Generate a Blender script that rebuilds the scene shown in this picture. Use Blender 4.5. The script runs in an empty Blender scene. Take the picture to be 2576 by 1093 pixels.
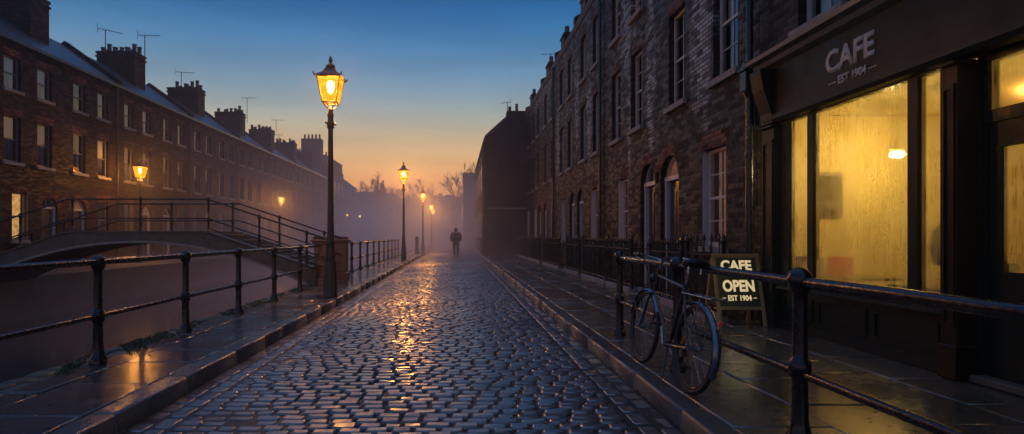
import bpy, math, random
import numpy as np
from mathutils import Vector, Matrix
random.seed(7); np.random.seed(7)
R = math.radians
scene = bpy.context.scene
col = scene.collection

# ------------------------------------------------------------------ camera
F = 1400.0                       # focal length in units of a 2576 px wide picture
VX, VY = 1150.0, 594.0           # vanishing point of the street in that picture
cam_d = bpy.data.cameras.new('camera'); cam = bpy.data.objects.new('camera', cam_d); col.objects.link(cam)
cam_d.sensor_fit = 'HORIZONTAL'; cam_d.sensor_width = 36; cam_d.lens = 36*F/2576
cam_d.shift_x = (1288-VX)/2576; cam_d.shift_y = (VY-546.5)/2576
cam_d.clip_start = .05; cam_d.clip_end = 1500
cam.location = (0, 0, 1.30); cam.rotation_euler = (R(90), 0, 0)
scene.camera = cam

# ------------------------------------------------------------------ sky: dusk, sun already under the horizon straight ahead
GLOW_AZ = R(-5)
world = bpy.data.worlds.new('World'); scene.world = world; world.use_nodes = True
nt = world.node_tree; nt.nodes.clear()
def N(t, **kw):
    n = nt.nodes.new(t)
    for k, v in kw.items(): setattr(n, k, v)
    return n
L = lambda a, b: nt.links.new(a, b)
out = N('ShaderNodeOutputWorld'); bg = N('ShaderNodeBackground'); bg2 = N('ShaderNodeBackground'); add = N('ShaderNodeAddShader')
sky = N('ShaderNodeTexSky', sky_type='NISHITA', sun_disc=False); sky.sun_elevation = R(-3); sky.sun_rotation = GLOW_AZ
L(sky.outputs[0], bg2.inputs[0]); bg2.inputs[1].default_value = .12
tc = N('ShaderNodeTexCoord'); sep = N('ShaderNodeSeparateXYZ'); L(tc.outputs['Generated'], sep.inputs[0])
ramp = N('ShaderNodeValToRGB'); L(sep.outputs[2], ramp.inputs[0]); ramp.color_ramp.interpolation = 'B_SPLINE'
SKY = [(0.0, (.90, .30, .07)), (.05, (.95, .30, .045)), (.11, (.56, .27, .08)), (.17, (.31, .25, .145)), (.225, (.13, .18, .20)),
       (.285, (.055, .135, .23)), (.34, (.012, .088, .20)), (.39, (.0005, .050, .155)), (.46, (.001, .048, .15)), (.60, (.04, .09, .22)), (1.0, (.09, .14, .28))]
def set_ramp(r, stops):
    e = r.color_ramp.elements
    while len(e) > 1: e.remove(e[-1])
    e[0].position = stops[0][0]; e[0].color = (*stops[0][1], 1)
    for p, c in stops[1:]:
        x = e.new(p); x.color = (*c, 1)
set_ramp(ramp, SKY)
ramp2 = N('ShaderNodeValToRGB'); L(sep.outputs[2], ramp2.inputs[0])      # the darker sky away from the afterglow
set_ramp(ramp2, [(0.0, (.20, .13, .13)), (.12, (.18, .14, .17)), (.25, (.08, .12, .18)), (.45, (.03, .07, .15)), (1.0, (.10, .15, .30))])
dot = N('ShaderNodeVectorMath', operation='DOT_PRODUCT'); L(tc.outputs['Generated'], dot.inputs[0]); dot.inputs[1].default_value = (math.sin(GLOW_AZ), math.cos(GLOW_AZ), 0)
mr = N('ShaderNodeMapRange', interpolation_type='SMOOTHSTEP'); L(dot.outputs['Value'], mr.inputs[0])
mr.inputs[1].default_value = .15; mr.inputs[2].default_value = .80
mx = N('ShaderNodeMix', data_type='RGBA'); L(mr.outputs[0], mx.inputs[0]); L(ramp2.outputs[0], mx.inputs[6]); L(ramp.outputs[0], mx.inputs[7])
mp = N('ShaderNodeMapping'); L(tc.outputs['Generated'], mp.inputs[0]); mp.inputs['Scale'].default_value = (2.2, 2.2, 16)
cl = N('ShaderNodeTexNoise'); L(mp.outputs[0], cl.inputs['Vector']); cl.inputs['Scale'].default_value = 1.6; cl.inputs['Detail'].default_value = 5
cr = N('ShaderNodeMapRange'); L(cl.outputs[0], cr.inputs[0]); cr.inputs[1].default_value = .3; cr.inputs[2].default_value = .7; cr.inputs[3].default_value = .90; cr.inputs[4].default_value = 1.10
vm = N('ShaderNodeVectorMath', operation='SCALE'); L(mx.outputs[2], vm.inputs[0]); L(cr.outputs[0], vm.inputs['Scale'])
L(vm.outputs[0], bg.inputs[0]); bg.inputs[1].default_value = 1.9
L(bg.outputs[0], add.inputs[0]); L(bg2.outputs[0], add.inputs[1]); L(add.outputs[0], out.inputs[0])

scene.view_settings.view_transform = 'Standard'; scene.view_settings.look = 'None'
scene.view_settings.exposure = 0; scene.view_settings.gamma = 1
cy = scene.cycles
cy.max_bounces = 6; cy.diffuse_bounces = 3; cy.glossy_bounces = 3; cy.transmission_bounces = 4; cy.volume_bounces = 2
cy.transparent_max_bounces = 12; cy.sample_clamp_indirect = 4; cy.caustics_reflective = False; cy.caustics_refractive = False
cy.use_denoising = True
try: cy.denoiser = 'OPENIMAGEDENOISE'
except Exception: pass

# ------------------------------------------------------------------ materials
def mat(name):
    m = bpy.data.materials.new(name); m.use_nodes = True
    m.node_tree.nodes.clear()
    return m, m.node_tree
class G:                                   # small node-graph helper
    def __init__(s, name):
        s.m, s.t = mat(name)
        s.out = s.n('ShaderNodeOutputMaterial')
        s.geo = s.n('ShaderNodeNewGeometry'); s.pos = s.geo.outputs['Position']
    def n(s, t, **kw):
        x = s.t.nodes.new(t)
        for k, v in kw.items(): setattr(x, k, v)
        return x
    def l(s, a, b): s.t.links.new(a, b); return s
    def scale(s, v, sc):
        x = s.n('ShaderNodeMapping'); s.l(v, x.inputs[0]); x.inputs['Scale'].default_value = sc; return x.outputs[0]
    def noise(s, sc, det=4, rough=.55, vec=None, out='Fac'):
        x = s.n('ShaderNodeTexNoise'); s.l(vec if vec is not None else s.pos, x.inputs['Vector'])
        x.inputs['Scale'].default_value = sc; x.inputs['Detail'].default_value = det; x.inputs['Roughness'].default_value = rough
        return x.outputs[out]
    def rng(s, v, a, b, c, d):
        x = s.n('ShaderNodeMapRange'); s.l(v, x.inputs[0])
        for i, q in enumerate((a, b, c, d)): x.inputs[i+1].default_value = q
        return x.outputs[0]
    def ramp(s, v, stops):
        x = s.n('ShaderNodeValToRGB'); s.l(v, x.inputs[0]); set_ramp(x, stops); return x.outputs[0]
    def mix(s, f, a, b, mode='MIX'):
        x = s.n('ShaderNodeMix', data_type='RGBA', blend_type=mode)
        if isinstance(f, (int, float)): x.inputs[0].default_value = f
        else: s.l(f, x.inputs[0])
        for i, q in ((6, a), (7, b)):
            if isinstance(q, tuple): x.inputs[i].default_value = (*q, 1)
            else: s.l(q, x.inputs[i])
        return x.outputs[2]
    def math(s, op, a, b=None):
        x = s.n('ShaderNodeMath', operation=op)
        for i, q in enumerate((a, b)):
            if q is None: continue
            if isinstance(q, (int, float)): x.inputs[i].default_value = q
            else: s.l(q, x.inputs[i])
        return x.outputs[0]
    def bump(s, h, st, dist=.01, prev=None):
        x = s.n('ShaderNodeBump'); s.l(h, x.inputs['Height']); x.inputs['Strength'].default_value = st; x.inputs['Distance'].default_value = dist
        if prev is not None: s.l(prev, x.inputs['Normal'])
        return x.outputs[0]
    def bsdf(s, base, rough, normal=None, metal=0, spec=.5, coat=0, **kw):
        x = s.n('ShaderNodeBsdfPrincipled')
        for k, q in (('Base Color', base), ('Roughness', rough), ('Metallic', metal), ('Specular IOR Level', spec), ('Coat Weight', coat)):
            if isinstance(q, tuple): x.inputs[k].default_value = (*q, 1)
            elif isinstance(q, (int, float)): x.inputs[k].default_value = q
            else: s.l(q, x.inputs[k])
        for k, q in kw.items():
            k = k.replace('_', ' ')
            if isinstance(q, tuple): x.inputs[k].default_value = (*q, 1)
            else: x.inputs[k].default_value = q
        if normal is not None: s.l(normal, x.inputs['Normal'])
        return x.outputs[0]
    def done(s, sh): s.l(sh, s.out.inputs[0]); return s.m

def facade_vec(g):
    sp = g.n('ShaderNodeSeparateXYZ'); g.l(g.pos, sp.inputs[0])
    u = g.math('ADD', sp.outputs[0], sp.outputs[1])
    cb = g.n('ShaderNodeCombineXYZ'); g.l(u, cb.inputs[0]); g.l(sp.outputs[2], cb.inputs[1])
    return cb.outputs[0], sp
def brick_mat(name, c1, c2, mortar, salt=0.0, rough=(.45, .8), bumpst=.8, rnd=True, spec=.16):
    g = G(name); v, sp = facade_vec(g)
    wob = g.noise(3.0, 2, vec=v, out='Color')
    ad = g.n('ShaderNodeVectorMath', operation='MULTIPLY_ADD'); g.l(wob, ad.inputs[0]); ad.inputs[1].default_value = (.006, .008, 0); g.l(v, ad.inputs[2]); v = ad.outputs[0]
    b = g.n('ShaderNodeTexBrick'); g.l(v, b.inputs['Vector'])
    b.inputs['Scale'].default_value = 1; b.inputs['Brick Width'].default_value = .225; b.inputs['Row Height'].default_value = .075
    b.inputs['Mortar Size'].default_value = .013; b.inputs['Mortar Smooth'].default_value = .25; b.inputs['Bias'].default_value = -.1
    b.inputs['Color1'].default_value = (*c1, 1); b.inputs['Color2'].default_value = (*c2, 1); b.inputs['Mortar'].default_value = (*mortar, 1)
    colr = b.outputs['Color']
    br = g.n('ShaderNodeTexBrick'); g.l(v, br.inputs['Vector'])
    for k_, q_ in (('Scale', 1), ('Brick Width', .225), ('Row Height', .075), ('Mortar Size', .0), ('Bias', 0)): br.inputs[k_].default_value = q_
    br.inputs['Color1'].default_value = (0, 0, 0, 1); br.inputs['Color2'].default_value = (1, 1, 1, 1)
    bw = g.n('ShaderNodeRGBToBW'); g.l(br.outputs['Color'], bw.inputs[0])
    colr = g.mix(b.outputs['Fac'], g.mix(g.rng(bw.outputs[0], .25, .95, 0, 1), tuple(q*.45 for q in c2), tuple(q*1.7 for q in c1)), mortar)
    big = g.noise(.6, 5, .6)
    colr = g.mix(g.rng(big, .35, .7, .0, .75), colr, (c1[0]*.35, c1[1]*.35, c1[2]*.4))
    fine = g.noise(18, 4, .7)
    colr = g.mix(g.rng(fine, .35, .75, 0, .45), colr, tuple(q*.4 for q in c2))
    if rnd:
        oi = g.n('ShaderNodeObjectInfo')
        hs = g.n('ShaderNodeHueSaturation'); g.l(colr, hs.inputs['Color']); g.l(g.rng(oi.outputs['Random'], 0, 1, .75, 1.25), hs.inputs['Value'])
        g.l(g.rng(oi.outputs['Random'], 0, 1, .9, 1.1), hs.inputs['Saturation']); colr = hs.outputs[0]
    ro = g.rng(g.math('ADD', g.math('MULTIPLY', bw.outputs[0], .5), g.math('MULTIPLY', fine, .5)), .3, .75, rough[1], rough[0])
    if salt:
        # lime bloom and worn limewash: vertical runs broken up brick by brick
        tot = None; nz = g.noise(1.0, 4, .65, vec=g.scale(v, (2.6, .8, 1)))
        for (yc, zc, ry, rz) in ((9.6, 4.9, .50, 1.7), (12.1, 5.0, .34, 2.1), (13.8, 6.5, .75, 1.2), (13.62, 4.0, .13, 1.4), (17.75, 5.0, .42, 1.5), (19.6, 6.0, .38, 1.7), (23.3, 5.0, .5, 1.7), (6.2, 6.5, .6, 1.2)):
            dy = g.math('MULTIPLY', g.math('SUBTRACT', sp.outputs[1], yc), 1/ry); dz = g.math('MULTIPLY', g.math('SUBTRACT', sp.outputs[2], zc), 1/rz)
            q = g.math('SUBTRACT', 1.0, g.math('ADD', g.math('MULTIPLY', dy, dy), g.math('MULTIPLY', dz, dz)))
            tot = q if tot is None else g.math('MAXIMUM', tot, q)
        st = g.math('ADD', g.math('MAXIMUM', tot, -2.0), g.rng(nz, .3, .7, -.9, .9))
        low = g.rng(sp.outputs[2], 2.0, 4.6, 0, 1)
        m1 = g.math('MULTIPLY', g.rng(st, -.15, .9, 0, 1), g.rng(g.math('ADD', bw.outputs[0], g.math('MULTIPLY', g.noise(2.5, 3), .9)), .45, 1.25, .1, 1))
        m1 = g.math('MULTIPLY', m1, g.rng(b.outputs['Fac'], 0, 1, 1, .1))
        m1 = g.math('MULTIPLY', m1, salt)
        colr = g.mix(m1, colr, (.40, .43, .46))
    h = g.math('ADD', g.math('MULTIPLY', b.outputs['Fac'], -1.0), g.math('MULTIPLY', fine, .9))
    h = g.math('ADD', h, g.math('MULTIPLY', g.noise(6, 2, vec=v), .8)); h = g.math('ADD', h, g.math('MULTIPLY', bw.outputs[0], .6))
    nb = g.bump(h, bumpst, .035)
    return g.done(g.bsdf(colr, ro, nb, spec=spec))
M = {}
M['brick_far'] = brick_mat('sooty_brick', (.034, .019, .015), (.014, .010, .009), (.019, .016, .015))
M['brick_near'] = brick_mat('damp_brick', (.026, .013, .009), (.007, .005, .004), (.004, .0035, .003), salt=.92, rough=(.30, .72), bumpst=1.0, spec=.30)
M['brick_arch'] = brick_mat('red_rubbed_brick', (.17, .052, .030), (.13, .040, .026), (.06, .045, .04), rnd=False)
M['brick_blind'] = brick_mat('black_brick', (.040, .030, .030), (.030, .025, .026), (.03, .028, .028))
def simple(name, c, rough, nsc=8, var=.5, bst=.15, metal=0, spec=.5, dist=.005, rr=None, coat=0):
    g = G(name); f = g.noise(nsc, 5, .6)
    colr = g.mix(g.rng(f, .3, .75, 0, var), c, tuple(x*.35 for x in c))
    ro = g.rng(f, .3, .7, *(rr or (rough*.8, min(1, rough*1.25))))
    return g.done(g.bsdf(colr, ro, g.bump(f, bst, dist), metal=metal, spec=spec, coat=coat))
M['stone'] = simple('weathered_stone', (.26, .245, .23), .7, 9, .6, .4)
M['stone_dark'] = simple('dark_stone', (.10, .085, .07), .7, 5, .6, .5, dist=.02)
M['pier_stone'] = simple('brown_pier_stone', (.20, .125, .07), .6, 7, .6, .6, dist=.02)
M['slate'] = None
g = G('wet_slate'); v, sp = facade_vec(g)
b = g.n('ShaderNodeTexBrick'); g.l(g.pos, b.inputs['Vector']); g.l(v, b.inputs['Vector']); b.inputs['Scale'].default_value = 1
b.inputs['Brick Width'].default_value = .28; b.inputs['Row Height'].default_value = .14; b.inputs['Mortar Size'].default_value = .006
b.inputs['Color1'].default_value = (.05, .058, .07, 1); b.inputs['Color2'].default_value = (.03, .034, .045, 1); b.inputs['Mortar'].default_value = (.01, .01, .012, 1)
M['slate'] = g.done(g.bsdf(b.outputs[0], g.rng(g.noise(5), .3, .7, .25, .5), g.bump(g.math('MULTIPLY', b.outputs[1], -1.0), .5, .01)))
M['iron'] = simple('wet_black_iron', (.007, .007, .009), .3, 30, .5, .30, dist=.003, rr=(.10, .38))
M['iron_warm'] = simple('lamp_iron', (.030, .022, .016), .35, 25, .5, .3, dist=.004, rr=(.2, .5))
M['paint_white'] = simple('old_white_paint', (.50, .49, .50), .45, 12, .35, .1)
M['paint_far'] = simple('grimy_white_paint', (.16, .155, .16), .5, 12, .4, .1)
M['paint_door'] = simple('dark_door_paint', (.02, .025, .04), .3, 10, .3, .05)
M['paint_shop'] = simple('dark_green_shop_paint', (.010, .018, .015), .35, 9, .4, .12, rr=(.25, .5), spec=.2)
M['paint_fascia'] = simple('dark_brown_fascia_paint', (.022, .013, .008), .35, 3, .5, .10, rr=(.28, .55), spec=.2)
M['lead'] = simple('wet_lead', (.16, .18, .20), .35, 6, .5, .4)
M['pot'] = simple('clay_pot', (.10, .055, .04), .7)
M['letter_grey'] = simple('faded_cream_lettering', (.62, .57, .52), .6, 25, .3, .05)
M['letter_cream'] = simple('cream_lettering', (.90, .80, .58), .5, 30, .12, .05)
M['board_green'] = simple('green_blackboard', (.075, .072, .030), .5, 6, .3, .05)
M['wood'] = simple('worn_wood', (.44, .27, .10), .5, 14, .5, .2)
M['plank'] = simple('wet_planks', (.07, .055, .045), .4, 10, .5, .3, rr=(.2, .5))
M['cream_wall'] = simple('cream_plaster', (.78, .60, .24), .7, 3, .15, .05)
M['room_dark'] = simple('dark_room', (.02, .02, .022), .9)
M['curtain'] = simple('grey_curtain', (.42, .42, .45), .9, 20, .3, .1)
M['cloth_dark'] = simple('dark_wool', (.018, .017, .019), .85, 30, .4, .3)
M['cloth_trouser'] = simple('dark_denim', (.020, .020, .026), .8, 30, .4, .3)
M['hair'] = simple('dark_hair', (.012, .01, .01), .6, 60, .5, .6)
M['skin'] = simple('skin', (.45, .28, .20), .5, 20, .1, .05)
M['leather'] = simple('black_leather', (.012, .011, .010), .4, 40, .4, .2)
M['rubber'] = simple('black_rubber', (.012, .012, .012), .6, 50, .3, .2)
M['chrome'] = simple('dull_chrome', (.55, .56, .58), .25, 20, .4, .05, metal=1)
M['rim'] = simple('dark_steel_rim', (.06, .06, .065), .25, 20, .5, .05, metal=.9)
M['guard'] = simple('blue_steel_mudguard', (.16, .20, .26), .22, 20, .4, .05, metal=.8)
M['bike_paint'] = simple('black_enamel', (.012, .014, .02), .2, 20, .3, .03, coat=.5)
M['red'] = simple('red_leather', (.65, .05, .03), .5)
M['paper'] = simple('paper', (.65, .66, .64), .8, 4, .3, .02)
M['teal'] = simple('blue_cloth', (.10, .25, .32), .8)
M['table_wood'] = simple('dark_table_wood', (.10, .05, .02), .35)
M['leaf'] = simple('wet_leaf', (.10, .07, .035), .35)
M['bark'] = simple('dark_bark', (.035, .028, .022), .9)
M['far_wall'] = simple('far_render', (.10, .095, .10), .8, 1.5, .4, .1)
M['blue_wall'] = simple('blue_grey_render', (.15, .17, .20), .8, 1.0, .3, .1)
M['bird'] = simple('white_feathers', (.7, .7, .7), .7)

# wet cobbles / flags
def wet(name, c1, c2, sc, r0, r1, nst, puddle=(.45, .6), moss=None, spec=.6, fine=45, coat=0):
    g = G(name); at = g.n('ShaderNodeAttribute', attribute_name='tone'); t = at.outputs['Fac']
    f = g.noise(sc, 5, .6); big = g.noise(.9, 4, .6)
    c = g.mix(t, c1, c2); c = g.mix(g.rng(f, .4, .75, 0, .6), c, tuple(x*.4 for x in c1))
    if moss: c = g.mix(g.rng(g.noise(2.3, 5, .7), .45, .6, 0, 1), c, moss)
    ro = g.rng(big, puddle[0], puddle[1], r0, r1)
    ro = g.math('ADD', ro, g.rng(f, .3, .7, -.05, .09))
    h = g.math('ADD', f, g.math('MULTIPLY', g.noise(fine, 3, .7), .35))
    nb = g.bump(h, nst, .006)
    return g.done(g.bsdf(c, ro, nb, spec=spec, coat=coat, Coat_Roughness=.15))
M['cobble'] = wet('wet_setts', (.022, .019, .017), (.055, .045, .037), 22, .32, .45, .50, spec=1.8, coat=.65)
M['flag'] = wet('wet_flagstones', (.034, .036, .040), (.060, .062, .066), 9, .12, .26, .14, (.40, .62), fine=60, spec=.9)
M['flag_right'] = wet('wet_york_flagstones', (.060, .053, .038), (.11, .096, .066), 9, .17, .32, .30, (.40, .62), fine=60, spec=1.2, coat=.4)
M['kerb'] = wet('wet_granite_kerb', (.055, .052, .050), (.095, .088, .082), 30, .18, .36, .6)
M['edge'] = wet('mossy_coping', (.05, .04, .03), (.085, .055, .035), 14, .35, .6, 1.2, moss=(.030, .042, .012))
M['bed'] = simple('wet_mud', (.012, .011, .010), .5, 12, .4, .4)
M['ground'] = simple('dark_earth', (.03, .028, .026), .6, 1.2, .5, .3)
M['quay'] = simple('canal_wall', (.045, .040, .035), .55, 3, .6, .8, dist=.03)
M['moss'] = simple('moss', (.032, .050, .012), .7, 40, .6, .8)
g = G('canal_water')
nb = g.bump(g.noise(1.6, 3, .5, vec=g.scale(g.pos, (1, .6, 1))), .10, .05)
nb = g.bump(g.noise(9, 2, .5), .05, .01, nb)
M['water'] = g.done(g.bsdf((.018, .017, .020), .14, nb, spec=.5))

def glass(name, tint=(.9, .93, 1), gl=.12):
    g = G(name); tr = g.n('ShaderNodeBsdfTransparent'); tr.inputs[0].default_value = (*tint, 1)
    gs = g.n('ShaderNodeBsdfGlossy'); gs.inputs['Roughness'].default_value = .04
    g.l(g.bump(g.noise(1.7, 2), .06, .05), gs.inputs['Normal'])
    fr = g.n('ShaderNodeFresnel'); fr.inputs[0].default_value = 1.5
    f = g.math('ADD', fr.outputs[0], gl); mx = g.n('ShaderNodeMixShader'); g.l(f, mx.inputs[0]); g.l(tr.outputs[0], mx.inputs[1]); g.l(gs.outputs[0], mx.inputs[2])
    return g.done(mx.outputs[0])
M['glass'] = glass('window_glass')
# steamed cafe glass: condensation (translucent) with runs and a clearer lower part
g = G('steamed_glass')
v, sp = facade_vec(g)
tr = g.n('ShaderNodeBsdfTransparent'); tr.inputs[0].default_value = (1, .97, .85, 1)
tl = g.n('ShaderNodeBsdfTranslucent')
tcol = g.mix(g.rng(g.noise(1.1, 5, .65, vec=g.scale(v, (1.6, 1, 1))), .38, .62, 0, 1), (.50, .36, .15), (.97, .88, .56))
tl_in = tl.inputs[0]
df = g.n('ShaderNodeBsdfDiffuse'); df.inputs[0].default_value = (.30, .30, .26, 1)
gs = g.n('ShaderNodeBsdfGlossy'); gs.inputs['Roughness'].default_value = .08
runs = g.noise(1, 5, .65, vec=g.scale(v, (24, 1.6, 1)))
patch = g.noise(1.5, 4, .6, vec=v)
msk = g.math('MULTIPLY', g.rng(runs, .50, .58, 0, 1), g.rng(patch, .46, .54, 0, 1))
g.l(g.mix(g.math('MULTIPLY', msk, .8), tcol, (.20, .13, .05)), tl_in)
fog = g.math('SUBTRACT', g.rng(patch, .3, .7, .97, .86), g.math('MULTIPLY', msk, .45))
rf = g.n('ShaderNodeBsdfRefraction'); rf.inputs['IOR'].default_value = 1.02; rf.inputs['Color'].default_value = (.98, .93, .78, 1)
g.l(g.rng(patch, .35, .65, .45, .24), rf.inputs['Roughness'])
m0 = g.n('ShaderNodeMixShader'); m0.inputs[0].default_value = .55; g.l(tl.outputs[0], m0.inputs[1]); g.l(rf.outputs[0], m0.inputs[2])
m1 = g.n('ShaderNodeMixShader'); m1.inputs[0].default_value = .14; g.l(m0.outputs[0], m1.inputs[1]); g.l(df.outputs[0], m1.inputs[2])
m2 = g.n('ShaderNodeMixShader'); g.l(fog, m2.inputs[0]); g.l(tr.outputs[0], m2.inputs[1]); g.l(m1.outputs[0], m2.inputs[2])
m3 = g.n('ShaderNodeMixShader'); m3.inputs[0].default_value = .04; g.l(m2.outputs[0], m3.inputs[1]); g.l(gs.outputs[0], m3.inputs[2])
M['steamed'] = g.done(m3.outputs[0])
def emit(name, c, s, transp=0.0, var=None):
    g = G(name); e = g.n('ShaderNodeEmission'); e.inputs[0].default_value = (*c, 1); e.inputs[1].default_value = s
    if var: g.l(g.rng(g.noise(var, 3), .3, .7, s*.5, s*1.3), e.inputs[1])
    sh = e.outputs[0]
    if transp:
        t = g.n('ShaderNodeBsdfTransparent'); mx = g.n('ShaderNodeMixShader'); mx.inputs[0].default_value = 1-transp
        g.l(t.outputs[0], mx.inputs[1]); g.l(sh, mx.inputs[2]); sh = mx.outputs[0]
    return g.done(sh)
M['lamp_glass'] = emit('lit_lamp_glass', (1, .30, .002), 1.9, .2, 9)
M['letter_glow'] = emit('glowing_cream_lettering', (1, .80, .42), .62)  # board lettering emits in place of light falling on it; no lamp there
M['mantle'] = emit('gas_mantle', (1, .66, .22), 40, .6)
M['bulb'] = emit('pendant_bulb', (1, .85, .40), 40, .6)
M['lit_blind'] = emit('lit_blind', (1, .50, .14), .75, 0, 5)
M['lit_dim'] = emit('dim_lit_blind', (1, .36, .16), .16, 0, 5)
M['far_lamp'] = emit('far_lamp_globe', (1, .42, .06), 6)
M['far_lamp_white'] = emit('far_lamp_globe_white', (1, .62, .28), 5)

# ------------------------------------------------------------------ mesh helpers
class MB:
    def __init__(s): s.v = []; s.f = []; s.sm = []
    def add(s, vs, fs, smooth=False):
        o = len(s.v); s.v += [tuple(p) for p in vs]; s.f += [tuple(i+o for i in f) for f in fs]; s.sm += [smooth]*len(fs); return s
    def box(s, x0, x1, y0, y1, z0, z1, bev=0):
        if bev <= 0:
            v = [(x, y, z) for z in (z0, z1) for y in (y0, y1) for x in (x0, x1)]
            return s.add(v, [(0, 2, 3, 1), (4, 5, 7, 6), (0, 1, 5, 4), (2, 6, 7, 3), (0, 4, 6, 2), (1, 3, 7, 5)])
        b = bev; v = []; 
        def ring(x0, x1, y0, y1, z, c):
            return [(x0+c, y0, z), (x1-c, y0, z), (x1, y0+c, z), (x1, y1-c, z), (x1-c, y1, z), (x0+c, y1, z), (x0, y1-c, z), (x0, y0+c, z)]
        v += ring(x0+b, x1-b, y0+b, y1-b, z0, b*.3); v += ring(x0, x1, y0, y1, z0+b, b); v += ring(x0, x1, y0, y1, z1-b, b); v += ring(x0+b, x1-b, y0+b, y1-b, z1, b*.3)
        f = [tuple(range(7, -1, -1)), tuple(range(24, 32))]
        for k in range(3):
            for i in range(8): j = (i+1) % 8; f.append((k*8+i, k*8+j, k*8+8+j, k*8+8+i))
        return s.add(v, f)
    def tube(s, pts, r, n=8, cap=True, smooth=True):
        pts = [Vector(p) for p in pts]; rs = r if isinstance(r, (list, tuple)) else [r]*len(pts)
        vs = []; fs = []; up = None
        for i, p in enumerate(pts):
            d = (pts[min(i+1, len(pts)-1)]-pts[max(i-1, 0)]).normalized()
            if up is None: up = Vector((0, 0, 1)) if abs(d.z) < .9 else Vector((1, 0, 0))
            a = d.cross(up).normalized(); b = a.cross(d).normalized(); up = b
            for k in range(n):
                t = 2*math.pi*k/n; vs.append(p+(a*math.cos(t)+b*math.sin(t))*rs[i])
        for i in range(len(pts)-1):
            for k in range(n): q = (k+1) % n; fs.append((i*n+k, i*n+q, (i+1)*n+q, (i+1)*n+k))
        s.add(vs, fs, smooth)
        if cap: s.add(vs[:n], [tuple(range(n))]); s.add(vs[-n:], [tuple(range(n-1, -1, -1))])
        return s
    def lathe(s, prof, n=16, c=(0, 0, 0), smooth=True, sq=None):
        vs = []; fs = []
        for (r, z) in prof:
            for k in range(n):
                t = 2*math.pi*(k+.5)/n; vs.append((c[0]+r*math.cos(t), c[1]+r*math.sin(t), c[2]+z))
        for i in range(len(prof)-1):
            for k in range(n): q = (k+1) % n; fs.append((i*n+k, i*n+q, (i+1)*n+q, (i+1)*n+k))
        s.add(vs, fs, smooth); s.add(vs[-n:], [tuple(range(n))]); s.add(vs[:n], [tuple(range(n-1, -1, -1))]); return s
    def prism(s, poly, axis, a, b):            # polygon in the plane normal to axis, swept a..b
        def P(u, w, t): return {'x': (t, u, w), 'y': (u, t, w), 'z': (u, w, t)}[axis]
        n = len(poly); vs = [P(u, w, a) for u, w in poly]+[P(u, w, b) for u, w in poly]
        fs = [tuple(range(n)), tuple(range(2*n-1, n-1, -1))]+[(i, i+n, (i+1) % n+n, (i+1) % n) for i in range(n)]
        return s.add(vs, fs)
    def torus(s, c, R0, r, axis='x', n=48, m=8, a0=0, a1=2*math.pi, sx=1.0):
        full = abs(a1-a0-2*math.pi) < 1e-6; cnt = n if full else n+1; vs = []; fs = []
        for i in range(cnt):
            t = a0+(a1-a0)*i/n
            for k in range(m):
                p = 2*math.pi*k/m; rr = R0+r*math.cos(p); w = r*math.sin(p)*sx
                vs.append((c[0]+w, c[1]+rr*math.cos(t), c[2]+rr*math.sin(t)) if axis == 'x' else (c[0]+rr*math.cos(t), c[1]+w, c[2]+rr*math.sin(t)) if axis == 'y' else (c[0]+rr*math.cos(t), c[1]+rr*math.sin(t), c[2]+w))
        for i in range(n if full else n):
            j = (i+1) % cnt
            for k in range(m): q = (k+1) % m; fs.append((i*m+k, j*m+k, j*m+q, i*m+q))
        return s.add(vs, fs, True)
    def mesh(s, name, m):
        me = bpy.data.meshes.new(name); me.from_pydata(s.v, [], s.f); me.materials.append(m)
        me.polygons.foreach_set('use_smooth', s.sm); me.update(); 
        import bmesh
        bm = bmesh.new(); bm.from_mesh(me); bmesh.ops.recalc_face_normals(bm, faces=bm.faces); bm.to_mesh(me); bm.free()
        return me
    def build(s, name, m, parent=None):
        return link(name, s.mesh(name, m), parent)
def link(name, data, parent=None, loc=None, rot=None):
    o = bpy.data.objects.new(name, data); col.objects.link(o)
    if parent is not None: o.parent = parent
    if loc is not None: o.location = loc
    if rot is not None: o.rotation_euler = rot
    return o
def tag(o, label=None, cat=None, group=None, kind=None):
    if label: o['label'] = label
    if cat: o['category'] = cat
    if group: o['group'] = group
    if kind: o['kind'] = kind
    return o
def thing(name, label, cat, loc=(0, 0, 0), rz=0, group=None):
    o = bpy.data.objects.new(name, None); col.objects.link(o); o.location = loc; o.rotation_euler = (0, 0, rz); o.empty_display_size = .2
    return tag(o, label, cat, group)
KIDS = {}
def copy_tree(o, parent=None):
    c = o.copy(); col.objects.link(c)
    if parent is not None: c.parent = parent
    for ch in [x for x in bpy.data.objects if x.parent == o]: copy_tree(ch, c)
    return c
def struct(name, mb, m): return tag(mb.build(name, m), kind='structure')
def text_mesh(body, w, h, m, depth=.004, bold=.0, name='lettering'):
    cu = bpy.data.curves.new(name, 'FONT'); cu.body = body; cu.size = 1; cu.offset = bold; cu.resolution_u = 4
    o = bpy.data.objects.new('tmp', cu); col.objects.link(o); bpy.context.view_layer.update()
    dg = bpy.context.evaluated_depsgraph_get(); me = bpy.data.meshes.new_from_object(o.evaluated_get(dg)); bpy.data.objects.remove(o)
    vs = np.array([v.co[:] for v in me.vertices]); lo, hi = vs.min(0), vs.max(0)
    for v in me.vertices: v.co.x = (v.co.x-lo[0])/(hi[0]-lo[0])*w; v.co.y = (v.co.y-lo[1])/(hi[1]-lo[1])*h; v.co.z = 0
    import bmesh
    bm = bmesh.new(); bm.from_mesh(me); r = bmesh.ops.extrude_face_region(bm, geom=bm.faces[:])
    for e in r['geom']:
        if isinstance(e, bmesh.types.BMVert): e.co.z += depth
    bm.to_mesh(me); bm.free(); me.materials.clear(); me.materials.append(m); return me

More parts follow.
